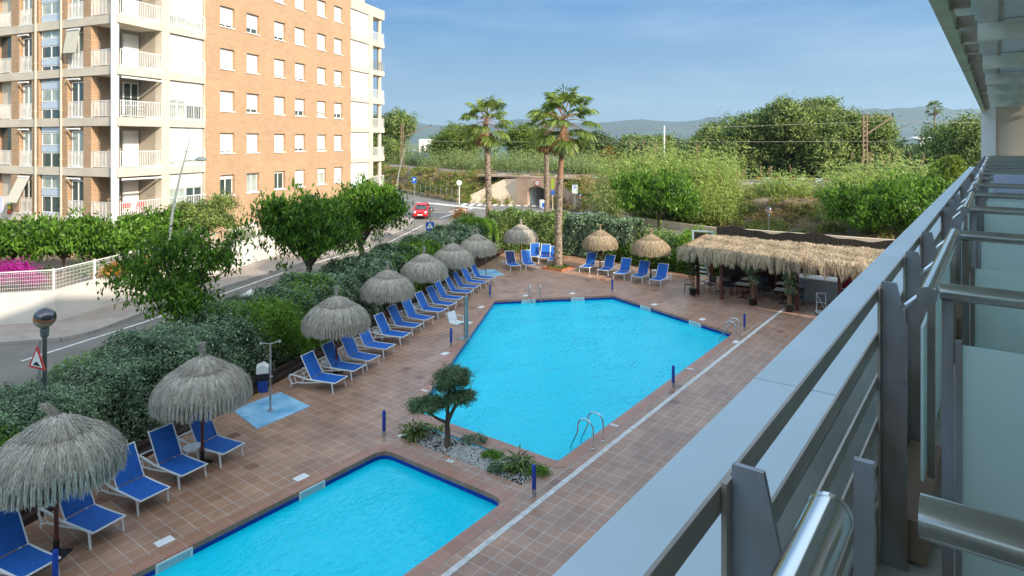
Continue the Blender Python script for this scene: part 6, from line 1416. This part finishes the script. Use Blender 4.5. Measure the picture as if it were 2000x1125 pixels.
# ---------------------------------------------------------------- cars
def hull(sections, name, m, par, sub=2, smooth=True):
    """sections: (y, [(x, z) ...]) mirrored about x = 0"""
    mb = MB(); n = None; vs = []; 
    for y, pf in sections:
        ring = [(x, y, z) for x, z in pf]+[(-x, y, z) for x, z in pf[::-1]]
        n = len(ring); vs += ring
    fs = [(i*n+j, i*n+(j+1) % n, (i+1)*n+(j+1) % n, (i+1)*n+j) for i in range(len(sections)-1) for j in range(n)]
    fs += [tuple(range(n))[::-1], tuple(range(len(vs)-n, len(vs)))]; mb.add(vs, fs)
    o = mb.build(name, m, par, smooth=smooth, angle=60)
    if sub: s = o.modifiers.new('sub', 'SUBSURF'); s.levels = sub; s.render_levels = sub
    return o
def car(label, loc, rz, paint, name='small_hatchback', group=None, detail=True):
    """front towards -y"""
    t = thing(name, label, 'car', loc, rz, group)
    def pf(w, z0, zb, ins=.04): return [(w*.9, z0), (w, z0+.12), (w, zb-.18), (w-ins, zb)]
    hull([(-1.86, pf(.62, .28, .62)), (-1.80, pf(.72, .22, .70)), (-1.5, pf(.80, .18, .84)), (-.95, pf(.83, .18, .96)), (-.3, pf(.84, .18, .99)), (.6, pf(.84, .18, 1.0)), (1.4, pf(.82, .18, 1.0)), (1.78, pf(.76, .24, .95)), (1.84, pf(.68, .3, .8))], 'body', paint, t, 1)
    hull([(-1.0, [(.68, .90), (.66, .95)]), (-.42, [(.72, .93), (.60, 1.38)]), (.1, [(.73, .93), (.58, 1.49)]), (.9, [(.73, .93), (.57, 1.48)]), (1.45, [(.70, .93), (.54, 1.36)]), (1.74, [(.68, .93), (.60, 1.0)])], 'cabin', M['glass'], t, 1)
    hull([(-.40, [(.56, 1.385), (.54, 1.42)]), (.1, [(.59, 1.46), (.54, 1.525)]), (.9, [(.585, 1.45), (.53, 1.515)]), (1.48, [(.55, 1.33), (.50, 1.385)])], 'roof', paint, t, 0)
    for s in (-1, 1):
        mb = MB(); mb.bar((s*.70, -.98, .96), (s*.585, -.40, 1.40), .05, .04); mb.bar((s*.56, 1.46, 1.36), (s*.66, 1.72, .98), .12, .05); mb.bar((s*.715, .35, .97), (s*.60, .35, 1.46), .07, .03); mb.build('pillar', paint, t)
        MB().sphere((s*.56, -1.66, .70), .15, 12, 8, .8).build('headlight', M['farwhite'], t, smooth=True); MB().box(s*.80-.04+s*.09, s*.80+.04+s*.09, -.78, -.66, .93, 1.05).build('mirror', paint, t, bevel=.02)
        for y in (-1.2, 1.22):
            w = MB().tube([(s*.70, y, .30), (s*.845, y, .30)], .30, 20).build('wheel', M['rubber'], t, smooth=True); MB().tube([(s*.84, y, .30), (s*.855, y, .30)], .18, 14).build('rim', M['galv'], w)
    MB().box(-.30, .30, -1.885, -1.855, .62, .70).build('grille', M['black'], t, bevel=.01); MB().box(-.45, .45, -1.88, -1.85, .28, .38).build('air_intake', M['black'], t); MB().box(-.26, .26, -1.905, -1.882, .42, .53).build('number_plate', M['white'], t)
    return t
car('small bright red hatchback coming down the street towards the camera', (-9.75, 69.6, 0), .04, M['red'])
cars = [(5.6, 57.8, 1.2, 'farwhite', 'white car roof seen behind the shaded hedge right of the palm trunk'), ]
M['carwhite'] = mat('white car paint', (.7, .7, .7), .25, var=.02); M['cargrey'] = mat('silver car paint', (.35, .37, .40), .25, .3, var=.02); M['cardark'] = mat('dark car paint', (.05, .06, .08), .25, var=.02)
car('white car parked behind the hedge, right of the orange trunked palm', (4.6, 57.0, 0), 1.0, M['carwhite'], 'parked_car'); car('silver car parked behind the hedge near the pale parking sign', (7.6, 60.5, 0), 1.0, M['cargrey'], 'parked_car')
for x, y, m, lb in ((29, 88, 'carwhite', 'white car parked under the dark trees, left of the concrete post'), (35, 86, 'cargrey', 'silver car parked under the dark trees behind the concrete post'), (41, 84, 'carwhite', 'white car parked under the dark trees right of the concrete post'), (47, 82, 'cardark', 'dark car parked under the dark trees near the catenary mast')):
    car(lb, (x, y, 1.6), 1.3, M[m], 'parked_car')
struct(MB().prism([(22, 94), (24, 86.5), (52, 77.5), (56, 88)], -.05, 1.58), 'parking_ground', M['dirt'])
t = thing('barrier', 'red and white striped barrier beside the railway under the dark trees', 'barrier', (36, 79.5, 0)); mb = MB()
for i in range(14): mb.mi = i % 2; mb.bar((-6+i*.9, -i*.3, 3.7), (-5.1+i*.9, -i*.3-.3, 3.7), .08, .12)
mb.build('boom', [M['signred'], M['white']], t)
for i in (1, 13): MB().bar((-6+i*.9, -i*.3, 0), (-6+i*.9, -i*.3, 3.7), .12, .12).build('post', M['galv'], t)
# ---------------------------------------------------------------- the air
hz = MB().box(-2700, 3500, -320, 5200, -4, 320); hz_m, N, L, P = new_mat('hazy air'); N.remove(P)
pv = N.new('ShaderNodeVolumePrincipled'); pv.inputs['Density'].default_value = .00012; pv.inputs['Color'].default_value = (.60, .80, 1, 1); pv.inputs['Anisotropy'].default_value = .3
L.new(pv.outputs[0], N['Material Output'].inputs['Volume'])
struct_h = hz.build('haze', hz_m, kind='stuff')
